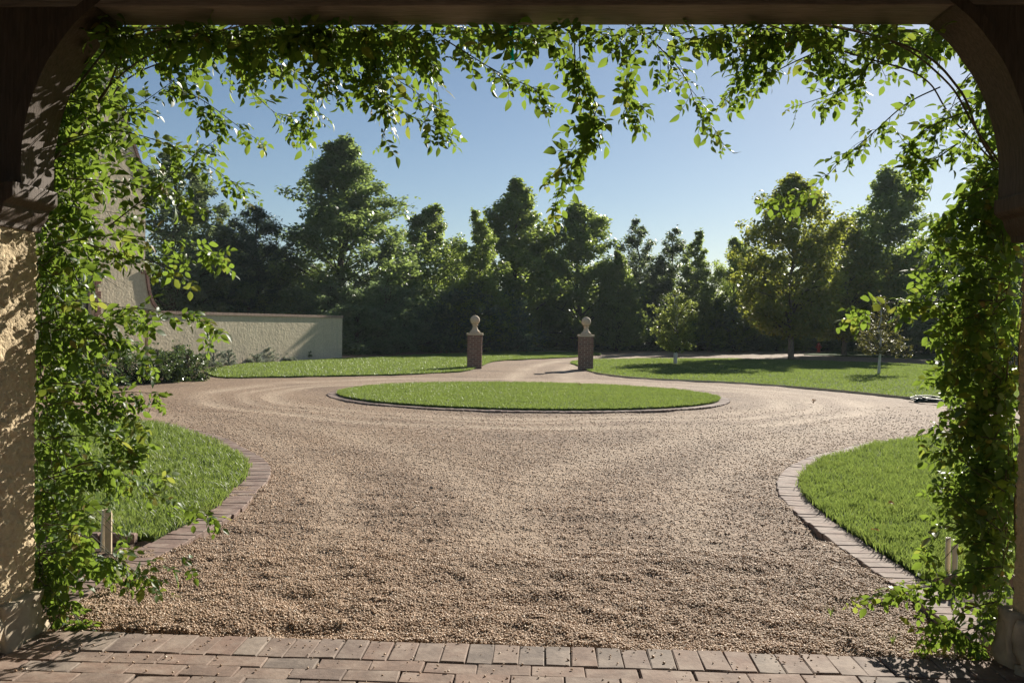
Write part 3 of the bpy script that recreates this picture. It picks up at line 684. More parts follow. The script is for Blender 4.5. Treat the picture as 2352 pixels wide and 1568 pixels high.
# brick verge along the rake and the roof
def rake(u): return outline(u)
mb = MB(); mr = MB(); sn = math.sqrt(1+SL*SL)
L = WH/2*sn; n = int(L/.075)
for k in range(n):
    for s_ in (0, 1):
        t0, t1 = k/n*WH/2, (k+.88)/n*WH/2; z0_, z1_ = outline(t0), outline(t1); q = (-SL/sn*.11, 1/sn*.11)
        a = [(t0, z0_), (t1, z1_), (t1+q[0], z1_+q[1]), (t0+q[0], z0_+q[1])]
        if s_: a = [(WH-x, z) for x, z in a]
        mb.prism(a, lambda u, z: (u, .04*sgn, z), lambda u, z: (u, -.32*sgn, z))
tag(mb.obj('verge_bricks', M['brick'], house), kind='stuff')
rl = MB(); n = 40
for s_ in (0, 1):
    for k in range(n+3):
        t0, t1 = (k-3)/n*WH/2, (k-2+.25)/n*WH/2; lift = .11; q = (-SL/sn, 1/sn)
        kick = lambda t: (0 if t > .0 else -t*.0)
        z0_ = EV+.15+SL*t0 if t0 > 0 else EV+.15+t0*1.0; z1_ = EV+.15+SL*t1 if t1 > 0 else EV+.15+t1*1.0
        a = [(t0+q[0]*.05, z0_+q[1]*.05), (t1+q[0]*.02, z1_+q[1]*.02), (t1+q[0]*.05, z1_+q[1]*.05), (t0+q[0]*.10, z0_+q[1]*.10)]
        if s_: a = [(WH-x, z) for x, z in a]
        rl.prism(a, lambda u, z: (u, -.325*sgn, z), lambda u, z: (u, -8.2*sgn, z))
tag(rl.obj('roof_tiles', M['roof'], house), kind='stuff')

# ================================================================== TREES
def leaf_cloud(C, sig, n_per, size, r, up=.5, aspect=.6, flat=1.0):
    """rhombic leaves scattered round clump centres C; returns V, F"""
    m = len(C); wt = sig**2; cnt = np.maximum(3, (wt/wt.sum()*m*n_per)).astype(int); n = int(cnt.sum()); c = np.repeat(C, cnt, 0)
    d = r.normal(0, 1, (n, 3)); d /= np.linalg.norm(d, axis=1)[:, None]+1e-9
    rr = r.uniform(0, 1, n)**.45*np.repeat(sig, cnt)*1.5; d[:, 2] *= flat; c = c+d*rr[:, None]
    nr = r.normal(0, 1, (n, 3)); nr[:, 2] = np.abs(nr[:, 2])+up; nr += d*.5; nr /= np.linalg.norm(nr, axis=1)[:, None]
    a = np.cross(nr, r.normal(0, 1, (n, 3))); a /= np.linalg.norm(a, axis=1)[:, None]+1e-9; b = np.cross(nr, a)
    s = size*r.uniform(.65, 1.35, n)[:, None]
    V = np.stack([c-a*s*.5, c+b*s*aspect*.5+nr*s*.08, c+a*s*.5, c-b*s*aspect*.5+nr*s*.08], 1).reshape(-1, 3)
    o = np.arange(n)*4; return V, np.stack([o, o+1, o+2, o+3], 1)
def make_tree(H, hb, prof, n_limb, n_leaf, size, seed, elev=(25, 60), sig=.45, nclump=5, trunk_r=.14, stems=1, droop=0.0, nside=3, aspect=.6, irr=.25, flat=1.0, up=.5):
    """returns (trunk mesh, crown mesh); prof: list of (t, radius) over the crown height"""
    r = np.random.default_rng(seed); rr = random.Random(seed); mb = MB(); ml = MB(); C = []; S = []; so_ = Vector((seed*1.3, seed*.7, 0))
    pt = np.array([p[0] for p in prof]); pr_ = np.array([p[1] for p in prof])
    for s_ in range(stems):
        bx, by = (rr.uniform(-.35, .35)*(stems > 1)*H*.12, rr.uniform(-.35, .35)*(stems > 1)*H*.12)
        kk = 7; wob = [(rr.uniform(-1, 1)*H*.006*k, rr.uniform(-1, 1)*H*.006*k) for k in range(kk+1)]
        tp = [Vector((bx*min(1, k/kk*2)+wob[k][0], by*min(1, k/kk*2)+wob[k][1], H*.97*k/kk-.15*(k == 0))) for k in range(kk+1)]
        mb.tube(tp, [trunk_r*(1.25 if k == 0 else 1)*(1-.9*k/kk)+.008 for k in range(kk+1)], 8)
        at = lambda z: tp[min(kk-1, int(z/(H*.97)*kk))].lerp(tp[min(kk, int(z/(H*.97)*kk)+1)], (z/(H*.97)*kk) % 1)
        nl = n_limb//stems; az0 = rr.uniform(0, 6.28)
        for k in range(nl):
            t = ((k+rr.random())/nl)**1.25; az = az0+k*2.399+rr.uniform(-.4, .4)
            R = np.interp(t, pt, pr_)*(1+rr.uniform(-irr, irr*.7))*(1+.38*noise.noise(Vector((math.cos(az)*1.3, math.sin(az)*1.3, t*5))+so_)); z = hb+(H*.97-hb)*t
            el = rad(rr.uniform(*elev))*(1-.2*(1-t)); z0 = max(hb*.75, z-R*math.tan(el)*.75); z0 = min(z0, H*.93)
            b = at(z0); d = Vector((math.cos(az), math.sin(az), 0))
            e = b+d*R+Vector((0, 0, (z-z0)+R*.1))
            mid = b.lerp(e, .5)+Vector((0, 0, R*(.10-droop)))+Vector((rr.uniform(-1, 1), rr.uniform(-1, 1), 0))*R*.08
            e2 = e-Vector((0, 0, droop*R*1.6))
            rb = max(.012, trunk_r*.42*(1-t)*(R/(pr_.max()+.01))+.01)
            ml.tube([b, mid, e2], [rb, rb*.55, .006], 5, False)
            ends = [(b, mid, e2, 1.0)]
            for q in range(nside):
                f = rr.uniform(.35, .9); o = b.lerp(mid, f*2) if f < .5 else mid.lerp(e2, (f-.5)*2); dd = (e2-b); dd.z = 0
                a2 = math.atan2(dd.y, dd.x)+rr.choice((-1, 1))*rr.uniform(.4, 1.1); ln = R*rr.uniform(.28, .55)*(1.2-f*.5)
                tip = o+Vector((math.cos(a2)*ln, math.sin(a2)*ln, ln*rr.uniform(.1, 1.0)-droop*ln)); ml.tube([o, tip], [rb*.35, .004], 4, False); ends.append((o, o.lerp(tip, .5), tip, .8))
            for (b_, m_, e_, ks) in ends:
                for q in range(nclump):
                    f = .3+.75*((q+rr.random())/nclump)
                    p = b_.lerp(m_, f*2) if f < .5 else m_.lerp(e_, (f-.5)*2)
                    w_ = R*.07*(1.15-abs(f-.6))
                    C.append(p+Vector((rr.gauss(0, w_), rr.gauss(0, w_), rr.gauss(0, w_*.8)))); S.append(sig*rr.uniform(.45, 1.2)*(1.15-.5*f)*ks*min(1, .45+R/1.8))
        for q in range(7): C.append(tp[-1]+Vector((rr.gauss(0, .03), rr.gauss(0, .03), .15-q*.2))); S.append(sig*(.2+.06*q))
    C = np.array([tuple(c) for c in C]); S = np.array(S)
    V, f = leaf_cloud(C, S, max(4, int(n_leaf/len(C))), size, r, up, aspect, flat)
    return mb.mesh('trunk', True), np_mesh('crown', V, [f]), ml.mesh('branches', True)
KIND = {}
oval = [(0, .5), (.12, .85), (.3, 1), (.5, .92), (.7, .68), (.85, .42), (1, .1)]
cone = [(0, .9), (.15, 1), (.35, .85), (.55, .62), (.75, .4), (.9, .2), (1, .05)]
col = [(0, .6), (.2, .95), (.45, 1), (.7, .75), (.88, .4), (1, .06)]
sc = lambda p, k: [(t, r*k) for t, r in p]
def kinds():
    KIND['big'] = (make_tree(15, .8, sc(cone, 5.2), 130, 52000, .24, 31, (20, 50), .46, 4, .24), 'bark', 't_oak')
    KIND['plane_a'] = (make_tree(12, 1.0, sc(oval, 3.2), 80, 32000, .23, 32, (30, 62), .45, 3, .17, irr=.28), 'bark', 't_green')
    KIND['plane_b'] = (make_tree(11, .8, sc(cone, 3.4), 80, 32000, .23, 33, (30, 65), .45, 3, .16, irr=.28), 'bark', 't_green')
    KIND['plane_c'] = (make_tree(11, 1.0, sc(col, 2.6), 76, 28000, .23, 34, (35, 65), .44, 3, .15, irr=.3), 'bark', 't_green')
    KIND['yellow'] = (make_tree(9.7, 1.5, sc(oval, 3.0), 86, 26000, .21, 35, (25, 55), .40, 3, .13, irr=.26), 'bark_pale', 't_yellow')
    KIND['slim'] = (make_tree(10, .6, sc(col, 1.55), 70, 20000, .17, 36, (45, 75), .32, 3, .10, irr=.38), 'bark', 't_grey')
    KIND['slim_b'] = (make_tree(10, .6, sc(cone, 1.8), 70, 20000, .18, 37, (40, 70), .34, 3, .10, irr=.3), 'bark', 't_green')
    KIND['conifer'] = (make_tree(10, .3, sc(col, 2.5), 100, 36000, .20, 38, (40, 72), .35, 4, .16, irr=.3, aspect=.35), 'bark', 't_dark')
    KIND['airy'] = (make_tree(10, .8, sc(oval, 2.9), 66, 19000, .2, 39, (30, 65), .32, 3, .14, irr=.3), 'bark', 't_grey')
    KIND['bush'] = (make_tree(3.4, .1, sc([(0, .9), (.3, 1), (.6, .9), (.85, .6), (1, .25)], 2.0), 54, 12000, .17, 40, (15, 60), .28, 3, .05, 3, irr=.3, aspect=.4), 'bark', 't_bush')
    KIND['bush_b'] = (make_tree(2.6, .05, sc([(0, .95), (.4, 1), (.75, .8), (1, .35)], 1.7), 48, 10000, .16, 41, (15, 55), .27, 3, .05, 3, irr=.26), 'bark', 't_bush')
kinds()
def tree(kind, name, x, ytop, D_, label, group=None, wscale=1.0, rz=None, cat='tree', leaf_mat=None):
    (tm, cm, lm), bark, leaf = KIND[kind]
    top = P(x, ytop, D_); base = (top.x, D_, -.03)
    e = empty(name, base, RND.uniform(0, 6.28) if rz is None else rz, label, cat, group)
    H0 = max(v.co.z for v in tm.vertices); s = (top.z+.03)/(H0*1.03); e.scale = (s*wscale, s*wscale, s)
    link('trunk', tm, M[bark], e); link('branches', lm, M['bark'], e)['kind'] = 'stuff'; c = link('crown', cm, M[leaf], e)
    if leaf_mat: c.material_slots[0].link = 'OBJECT'; c.material_slots[0].material = M[leaf_mat]
    return e
T = tree
gw = 'tall trees of the wood'
T('airy', 'airy_tree', 395, 330, 42, 'airy grey green tree right behind the corner of the house', gw, 1.15)
T('airy', 'airy_tree', 470, 430, 52, 'thin pale tree between the house tree and the dark conifer', gw, 1.0)
T('conifer', 'dark_conifer', 590, 462, 47, 'dark bluish conifer with several tips left of the tallest tree', gw, 1.2)
T('conifer', 'dark_conifer', 525, 520, 45, 'lower dark conifer over the middle of the stucco wall', gw, 1.1)
T('big', 'evergreen_oak', 795, 305, 50, 'tallest broad pointed green tree left of centre', gw, 1.3, 1.0)
T('plane_a', 'sycamore_tree', 995, 462, 55, 'rounded green tree right of the tallest tree', gw, 1.15)
T('plane_b', 'sycamore_tree', 1185, 402, 54, 'pointed green tree above the gap between the pillars', gw, 1.2)
T('slim_b', 'sycamore_tree', 1108, 470, 45.5, 'narrow pointed tree beside the central pointed tree', gw, 1.15)
T('plane_c', 'sycamore_tree', 1335, 455, 54, 'green tree above the right gate pillar behind the hanging rose', gw, 1.25)
T('plane_b', 'sycamore_tree', 1420, 570, 52, 'shorter bright tree right of the hanging rose spray', gw, 1.0)
T('slim', 'slender_tree', 1472, 492, 57, 'thin wispy tree with twiggy tip, left of three slim ones', gw, 1.25)
T('slim', 'slender_tree', 1546, 515, 57, 'thin wispy tree, middle of three slim ones', gw, 1.25)
T('slim_b', 'slender_tree', 1605, 522, 55, 'narrow pointed green tree above the young drive tree', gw, 1.15)
T('plane_a', 'slender_tree', 1690, 540, 56, 'green tree in the gap left of the yellowing tree', gw, .9)
T('yellow', 'yellowing_plane_tree', 1826, 388, 43.2, 'yellowing plane tree with bare trunk on the far lawn', gw, .96, 2.0)
T('yellow', 'yellowing_plane_tree', 1945, 500, 50, 'second yellowing tree right of the plane tree with bare trunk', gw, 1.2)
T('plane_c', 'sycamore_tree', 2050, 372, 52, 'tall green tree with pointed tip near the right rose', gw, 1.05)
T('plane_a', 'sycamore_tree', 2170, 500, 54, 'green tree half hidden behind the right rose', gw, 1.15)
T('yellow', 'yellowing_plane_tree', 2235, 620, 46, 'low yellow tree behind the right rose', gw, .9)
T('plane_b', 'sycamore_tree', 2330, 480, 50, 'green tree at the far right edge behind the rose', gw, .9)
T('plane_a', 'sycamore_tree', 2500, 440, 50, 'green tree just outside the right column', gw, .9)
T('plane_b', 'sycamore_tree', 2800, 420, 46, 'green tree further right outside the picture', gw, .9)
T('plane_c', 'sycamore_tree', 260, 470, 50, 'green tree hidden behind the steep gable', gw, .9)
# second row that closes the wood
bk = 'dense trees closing the wood'
for x, y, D_, k in [(440, 560, 60, 'plane_c'), (640, 560, 62, 'conifer'), (900, 600, 64, 'plane_a'), (1050, 560, 66, 'plane_b'), (1250, 560, 66, 'plane_c'), (1400, 610, 66, 'plane_a'),
                    (1510, 620, 66, 'plane_c'), (1590, 630, 66, 'plane_a'), (1700, 600, 66, 'plane_b'), (1790, 600, 60, 'plane_a'), (1900, 600, 64, 'conifer'), (2010, 580, 64, 'plane_a'), (2130, 590, 62, 'plane_b'), (2260, 560, 64, 'plane_c'), (320, 560, 60, 'plane_a'), (730, 600, 58, 'plane_b')]:
    T(k, 'wood_tree', x, y, D_, 'dense green tree in the back row of the wood', bk, 1.25)
ub = 'dark bushes at the edge of the wood'
bl = ['low', 'rounded', 'spreading', 'feathery', 'tall', 'broad']
bushes = [(890, 690, 44, 'bush', 'bush left of the left gate pillar by the wall end'), (985, 680, 45.5, 'bush', 'bush between wall end and left gate pillar'), (1085, 668, 47, 'bush', 'tall bush directly behind the left gate pillar'),
          (1165, 690, 49, 'bush', 'bush just right of the left gate pillar'), (820, 700, 41.5, 'bush_b', 'bush at the end of the stucco wall'), (1235, 700, 58, 'bush_b', 'bush seen far back between the gate pillars'),
          (1310, 700, 59, 'bush', 'bush far back left of the right gate pillar'), (1395, 690, 58, 'bush', 'bush far back right of the right gate pillar'), (1470, 700, 58, 'bush_b', 'bush far back left of the young tree'),
          (1560, 690, 58, 'bush', 'bush far back behind the young tree'), (1640, 700, 58, 'bush_b', 'bush far back right of the young tree'), (1725, 690, 59, 'bush', 'bush far back left of the plane trunk'),
          (1800, 705, 60, 'bush_b', 'bush far back behind the plane trunk'), (1890, 700, 60, 'bush', 'bush behind the red hydrant'), (1975, 690, 60, 'bush_b', 'bush behind the white birch trunk'),
          (2070, 690, 58, 'bush', 'bush right of the white birch trunk'), (2170, 690, 57, 'bush', 'bush behind the lower right rose'), (2280, 690, 56, 'bush_b', 'bush at the right edge behind the rose'),
          (760, 660, 46, 'bush', 'bush rising over the end of the wall'), (660, 640, 46, 'bush', 'bush rising over the right half of the wall'), (560, 640, 45, 'bush', 'bush rising over the middle of the wall'), (450, 630, 44, 'bush', 'bush rising over the left half of the wall')]
for i, (x, y, D_, k, l) in enumerate(bushes):
    T(k, 'woodland_bush', x, y+(-38, 22, -12, 34, 8, -28, 30, -6)[i % 8], D_+(0, 1.2, -.8, .6)[i % 4], 'dark '+l, ub, 1.2+.15*(i % 3), cat='bush', leaf_mat=('t_bush', 't_oak', 't_dark', 't_grey', 't_bush', 't_green', 't_oak')[i % 7])

# young tree, birch
def small_tree(name, base, tm, cm, lm, bark, leaf, label, cat='tree', rz=0.0, group=None):
    e = empty(name, base, rz, label, cat, group); link('trunk', tm, M[bark], e); link('branches', lm, M['bark'], e)['kind'] = 'stuff'; link('crown', cm, M[leaf], e); return e
b = G(1551, 837)
tm, cm, lm = make_tree(3.05, .62, sc([(0, .55), (.15, .9), (.4, 1), (.6, .9), (.8, .7), (.93, .45), (1, .2)], .92), 80, 13000, .08, 51, (40, 70), .11, 3, .05, 3, irr=.25)
small_tree('young_tree', (b.x, b.y, 0), tm, cm, lm, 'birch', 't_young', 'small young tree with pale stems alone on the far lawn')
b = G(2018, 861)
tm, cm, lm = make_tree(2.75, .95, sc([(0, .9), (.3, 1), (.6, .7), (1, .2)], .85), 50, 4500, .065, 52, (30, 60), .10, 4, .045, 1, droop=.28, irr=.28)
small_tree('weeping_birch', (b.x, b.y, 0), tm, cm, lm, 'birch', 't_birch', 'young weeping birch with a white trunk on the shaded lawn')

# glossy hedge plants and silver plants by the wall
def shrub(name, base, H, R, n, size, seed, leaf, label, group, aspect=.5, up=.3, bark='bark'):
    tm, cm, lm = make_tree(H, .02, [(0, R*.9), (.4, R), (.8, R*.85), (1, R*.4)], 30, n, size, seed, (20, 70), R*.2, 3, .018, 4, irr=.3, aspect=aspect, up=up)
    e = empty(name, base, 0, label, 'shrub', group); link('stems', tm, M[bark], e); link('branches', lm, M[bark], e)['kind'] = 'stuff'; link('foliage', cm, M[leaf], e); return e
hg = 'glossy shrubs along the drive'
for k, (x, y, H, R, l) in enumerate([(420, 874, .66, .52, 'glossy dark shrub at the right end of the hedge'), (350, 878, .72, .62, 'glossy dark shrub second from the right end of the hedge'), (275, 880, .82, .66, 'glossy dark shrub third from the right end of the hedge'), (200, 885, .85, .66, 'glossy dark shrub at the left end of the hedge behind the rose'), (395, 862, .72, .55, 'glossy dark shrub in the back row by the wall')]):
    p = G(x, y); shrub('hedge_shrub', (p.x, p.y+.3, 0), H*1.12, R, 5200, .062, 60+k, 'hedge', l, hg, .5, .9)
lv = 'silver plants at the wall foot'
for k, (x, y, H, R, l) in enumerate([(490, 841, .55, .40, 'largest silver grey plant at the foot of the wall'), (525, 838, .5, .3, 'silver grey plant right beside the largest one'), (590, 834, .34, .34, 'low silver grey plant in the middle of the wall'), (615, 831, .55, .34, 'taller silver grey plant in the middle of the wall'), (660, 829, .14, .34, 'flat grey ground plant before the wall shadow')]):
    p = G(x, y); shrub('silver_plant', (p.x, p.y, 0), H, R, 3200, .05, 70+k, 'lav', l, lv, .4, bark='lav')
p = G(703, 826); shrub('small_shrub', (p.x, p.y, 0), .42, .26, 900, .06, 76, 't_bush', 'small dark green shrub in the shadow on the wall', None)
p = G(770, 822); shrub('small_shrub', (p.x-.2, p.y-.1, 0), .3, .3, 700, .05, 77, 't_bush', 'low creeper at the right end of the stucco wall', None)

# ================================================================== SMALL THINGS
def post_pair(loc, kind, label, h, r):
    mb = MB()
    if kind == 'stake': mb.box(-.02, .02, -.008, .008, -.1, h)
    else:
        n = 14; vs = [(rr*math.cos(2*math.pi*k/n), rr*math.sin(2*math.pi*k/n), z) for rr, z in ((r, -.1), (r, h), (r*.82, h), (r*.82, h-.1)) for k in range(n)]
        mb.add(vs, [(i*n+k, i*n+(k+1) % n, (i+1)*n+(k+1) % n, (i+1)*n+k) for i in range(3) for k in range(n)]+[tuple(3*n+k for k in range(n))])
    o = mb.obj('garden_stake' if kind == 'stake' else 'irrigation_pipe', M['stake' if kind == 'stake' else 'pvc'], None, kind != 'stake')
    o.location = loc; tag(o, label, 'stake' if kind == 'stake' else 'pipe', 'marker posts by the roses'); return o
p = G(236, 1266); o = post_pair((p.x, p.y, 0), 'pipe', 'cream plastic pipe on the left, leaning behind the wooden stake', .27, .016); o.rotation_euler = (0, .04, 0)
p = G(249, 1272); post_pair((p.x, p.y, 0), 'stake', 'pale wooden stake standing in the left soil bed', .29, 0)
p = G(2176, 1335); post_pair((p.x, p.y, 0), 'pipe', 'cream plastic pipe at right, left one of the two', .265, .015)
p = G(2192, 1341); post_pair((p.x, p.y, 0), 'pipe', 'cream plastic pipe at right, right one of the two', .265, .015)

# coiled hose
hc = G(2160, 924); e = empty('garden_hose', (hc.x, hc.y, 0), 0, 'coiled dark garden hose lying on the gravel edge', 'hose')
pts = []
rr = random.Random(3)
for k in range(230):
    a = k*.16; lay = k/230; R_ = .46+.07*math.sin(k*.37)+.05*math.sin(k*.11+1)
    pts.append((math.cos(a)*R_*1.12+.05*math.sin(k*.05), math.sin(a)*R_*.8, .02+.085*lay+.022*math.sin(a*1.5+k*.03)+.012*math.sin(k*.9)))
MB().tube(pts, .014, 7).obj('coil', M['hose'], e, True)
MB().tube([(.4, .1, .09), (.55, .25, .16), (.75, .35, .17), (.9, .4, .12)], .014, 7).obj('loose_end', M['hose'], e, True)
MB().tube([(.45, -.1, .03), (.8, -.3, .02), (1.2, -.7, .02), (1.6, -1.0, .02)], .014, 7).obj('loose_end', M['hose'], e, True)
MB().lathe([(.012, 0), (.02, .005), (.02, .05), (.014, .055), (.014, .08)], 12, (.9, .4, .10)).obj('coupling', M['hose_end'], e, True)

# hydrant
hp = G(1880, 809); e = empty('fire_hydrant', (hp.x, hp.y, 0), 0, 'small red fire hydrant beside the far road', 'hydrant')
MB().lathe([(.16, 0), (.16, .04), (.10, .05), (.10, .42), (.13, .43), (.13, .47)], 16).obj('barrel', M['hydrant'], e, True)
MB().lathe([(.12, .471), (.11, .54), (.06, .60), (.03, .61), (.03, .65)], 16).obj('bonnet', M['hydrant'], e, True)
for sx in (-1, 1): MB().tube([(sx*.09, 0, .34), (sx*.19, 0, .34)], .05, 10).obj('nozzle_cap', M['hydrant'], e)

# twigs and leaves that have dropped
def leaf_scrap(x, y, z, s, label, seed):
    r = random.Random(seed); p = G(x, y); mb = MB(); n = 5
    vs = []
    for k in range(n):
        t = k/(n-1); wd = math.sin(math.pi*min(.98, t*.95+.04))*.32
        vs += [(t-.5, -wd, .18*math.sin(t*3)+.1*wd), (t-.5, 0, .18*math.sin(t*3)-.05), (t-.5, wd, .18*math.sin(t*3)+.16)]
    fs = [(3*k+j, 3*k+j+1, 3*k+j+4, 3*k+j+3) for k in range(n-1) for j in (0, 1)]
    o = mb.add([(a*s, b_*s, c*s) for a, b_, c in vs], fs).obj('fallen_leaf', M['dead']); o.location = (p.x, p.y, z); o.rotation_euler = (r.uniform(-.4, .4), r.uniform(-.3, .3), r.uniform(0, 6)); return tag(o, label, 'leaf', 'fallen leaves')
leaf_scrap(1866, 926, .03, .2, 'curled brown leaf lying alone on the gravel at right', 1)
leaf_scrap(2046, 1180, .085, .06, 'orange fallen leaf on the right lawn, the upper one', 2)
leaf_scrap(2010, 1245, .085, .06, 'orange fallen leaf at the front edge of the right lawn', 3)
leaf_scrap(1330, 896, .13, .09, 'dark fallen leaf in the middle of the round lawn', 4)
p = G(1370, 1478); t = MB().tube([(-.035, 0, .008), (0, .004, .012), (.03, .002, .018)], [.0025, .003, .0015], 5).obj('twig', M['twig']); t.location = (p.x, p.y, .0); tag(t, 'short dry twig on the gravel near the paving', 'twig')

# ================================================================== CLIMBING ROSES
def leaflet(L, wd, fold, curl, r):
    """pointed oval leaflet, folded on the midrib: base at origin, along +y"""
    ts = [0, .16, .38, .62, .84, 1]; ws = [.0, .62, 1, .88, .45, 0]; vs = []; fs = []
    mid = []; lf = []; rt = []
    for t, q in zip(ts, ws):
        z = -curl*t*t*L; mid.append((0, t*L, z)); lf.append((-q*wd/2, t*L, z+fold*q*wd/2)); rt.append((q*wd/2, t*L, z+fold*q*wd/2))
    vs = mid+lf[1:-1]+rt[1:-1]; nl = len(ts)-2; m = lambda k: k; l = lambda k: len(ts)+k-1; rr_ = lambda k: len(ts)+nl+k-1
    fs.append((m(0), m(1), l(1))); fs.append((m(0), rr_(1), m(1)))
    for k in range(1, nl): fs += [(m(k), m(k+1), l(k+1), l(k)), (m(k), rr_(k), rr_(k+1), m(k+1))]
    fs += [(m(nl), m(nl+1), l(nl)), (m(nl), rr_(nl), m(nl+1))]
    return [Vector(v) for v in vs], fs
def compound(npair, seed, L=.046):
    r = random.Random(seed); mb = MB(); rl_ = .022+npair*.024
    mb.tube([(0, 0, 0), (0, rl_*.5, .002), (0, rl_, -.002)], [.0012, .001, .0007], 3, False)
    for k in range(npair):
        y = .020+k*.026
        for s_ in (-1, 1):
            q = L*r.uniform(.72, .92)*(1+.06*k); v, f = leaflet(q, q*r.uniform(.54, .64), r.uniform(.1, .5), r.uniform(.05, .35), r)
            mt = Matrix.Translation((0, y+r.uniform(-.002, .002), 0)) @ Matrix.Rotation(-s_*rad(r.uniform(52, 72)), 4, 'Z') @ Matrix.Rotation(rad(r.uniform(-28, 22)), 4, 'X') @ Matrix.Rotation(rad(r.uniform(-30, 30)), 4, 'Y')
            mb.add([mt @ p for p in v], f)
    q = L*r.uniform(1.0, 1.2); v, f = leaflet(q, q*.58, r.uniform(.1, .45), r.uniform(.1, .4), r)
    mt = Matrix.Translation((0, rl_, 0)) @ Matrix.Rotation(rad(r.uniform(-14, 14)), 4, 'Z') @ Matrix.Rotation(rad(r.uniform(-30, 10)), 4, 'X')
    mb.add([mt @ p for p in v], f)
    me = bpy.data.meshes.new('leaf'); me.from_pydata([tuple(v) for v in mb.v], [], mb.f); me.update(); me.materials.append(M['vine_leaf'])
    for p in me.polygons: p.use_smooth = True
    return me
LEAF = [compound(2, 200+k) for k in range(6)]+[compound(3, 220+k, .042) for k in range(3)]+[compound(1, 230+k, .05) for k in range(2)]
for m in LEAF[9:]: m.materials.clear(); m.materials.append(M['vine_young'])
LEAFV = [np.array([v.co for v in m.vertices]) for m in LEAF]
LEAFF = []
for m in LEAF:
    q = [tuple(p.vertices) for p in m.polygons]; LEAFF.append((np.array([x for x in q if len(x) == 3]), np.array([x for x in q if len(x) == 4])))
class Vine:
    def __init__(s, name, base, label):
        s.e = empty(name, base, 0, label, 'rose', 'climbing roses'); s.base = Vector(base); s.L = []; s.canes = MB(); s.r = random.Random(len(label))
    def shoot(s, pts, r0=.0035, r1=.001, spacing=.046, scale=1.0, start=.15, hero=0, own=False, droop=.6, mat='cane'):
        r = s.r; c = catmull([tuple(p) for p in pts], 8); c = resample(c, .02); n = len(c)
        P3 = [Vector(p)-s.base for p in c]; rads = [r0+(r1-r0)*k/(n-1) for k in range(n)]
        if own: MB().tube(P3, rads, 6).obj('cane', M[mat], s.e, True)
        else: s.canes.tube(P3, rads, 4)
        step = max(1, int(spacing/.02*2)/2); k = start*n; side = r.uniform(0, 6.28)
        while k < n:
            i_ = min(int(k), n-1); p = P3[i_]; t = (P3[min(i_+1, n-1)]-P3[max(i_-1, 0)]).normalized()
            side += 2.4+r.uniform(-.5, .5)
            o = t.orthogonal().normalized(); o = (Matrix.Rotation(side, 3, t) @ o)
            d = (o*r.uniform(.6, 1.1)+t*r.uniform(.3, .8)+Vector((0, 0, -droop*r.uniform(.3, 1.3)))).normalized()
            up = Vector((r.gauss(0, .55), r.gauss(-.15, .55), r.uniform(.3, 1.2)))
            if r.random() < .35: up = Vector((r.gauss(.2, .5), r.uniform(-1, .1), r.uniform(-.1, .8)))
            z = (up-d*up.dot(d)); z = z.normalized() if z.length > .05 else d.orthogonal().normalized()
            x = d.cross(z)
            f = k/n; q = 1.2*scale*r.choice((.6, .8, .95, 1, 1, 1.1))*r.uniform(.85, 1.15)*(1-.35*max(0, f-.7)/.3)
            m = Matrix(((x.x*q, d.x*q, z.x*q, p.x), (x.y*q, d.y*q, z.y*q, p.y), (x.z*q, d.z*q, z.z*q, p.z), (0, 0, 0, 1)))
            v = r.randrange(len(LEAF)) if f < .93 else 9+r.randrange(2)
            w_ = R3.transposed() @ (p+d*.06+s.base-CAM); px, py = 1176-F*w_.x/w_.z, 784+F*w_.y/w_.z
            k += step*r.uniform(.7, 1.3)
            if (205 < px < 275 and 1160 < py < 1285) or (2150 < px < 2215 and 1215 < py < 1320): continue
            if hero < 3 and 205 < px < 350 and 170 < py < 720 and r.random() < .6: continue
            s.L.append((hero+r.random()*.5-(p.y+s.base.y)*.2, v, m))
        # the young red tip
    def finish(s):
        s.canes.obj('canes', M['cane'], s.e, True)['kind'] = 'stuff'
        s.L.sort(key=lambda a: -a[0])
        for pr_, v, m in s.L[:300]:
            o = bpy.data.objects.new('leaf', LEAF[v]); COL.objects.link(o); o.parent = s.e; o.matrix_local = m
        V = []; T3 = []; T4 = []; b = 0
        for pr_, v, m in s.L[300:]:
            A_ = np.array(m); V.append(LEAFV[v] @ A_[:3, :3].T+A_[:3, 3]); T3.append(LEAFF[v][0]+b); T4.append(LEAFF[v][1]+b); b += len(LEAFV[v])
        o = link('foliage', np_mesh('foliage', np.vstack(V), [np.vstack(T3), np.vstack(T4)], True), M['vine_leaf'], s.e); o['kind'] = 'stuff'
        print('vine leaves', len(s.L))
def PG(x, y, off): 
    """point seen at (x, y) lying `off` metres outside the plane of the gateway"""
    d = ray(x, y); c = GMI @ CAM; dl = GMI.to_3x3() @ d; t = (off-c.y)/dl.y; return CAM+d*t
vl = Vine('climbing_rose', (-2.42, 4.45, 0), 'climbing rose covering the left column and left half of the beam')
vr = Vine('climbing_rose', (2.42, 4.3, 0), 'climbing rose covering the right column and right half of the beam')
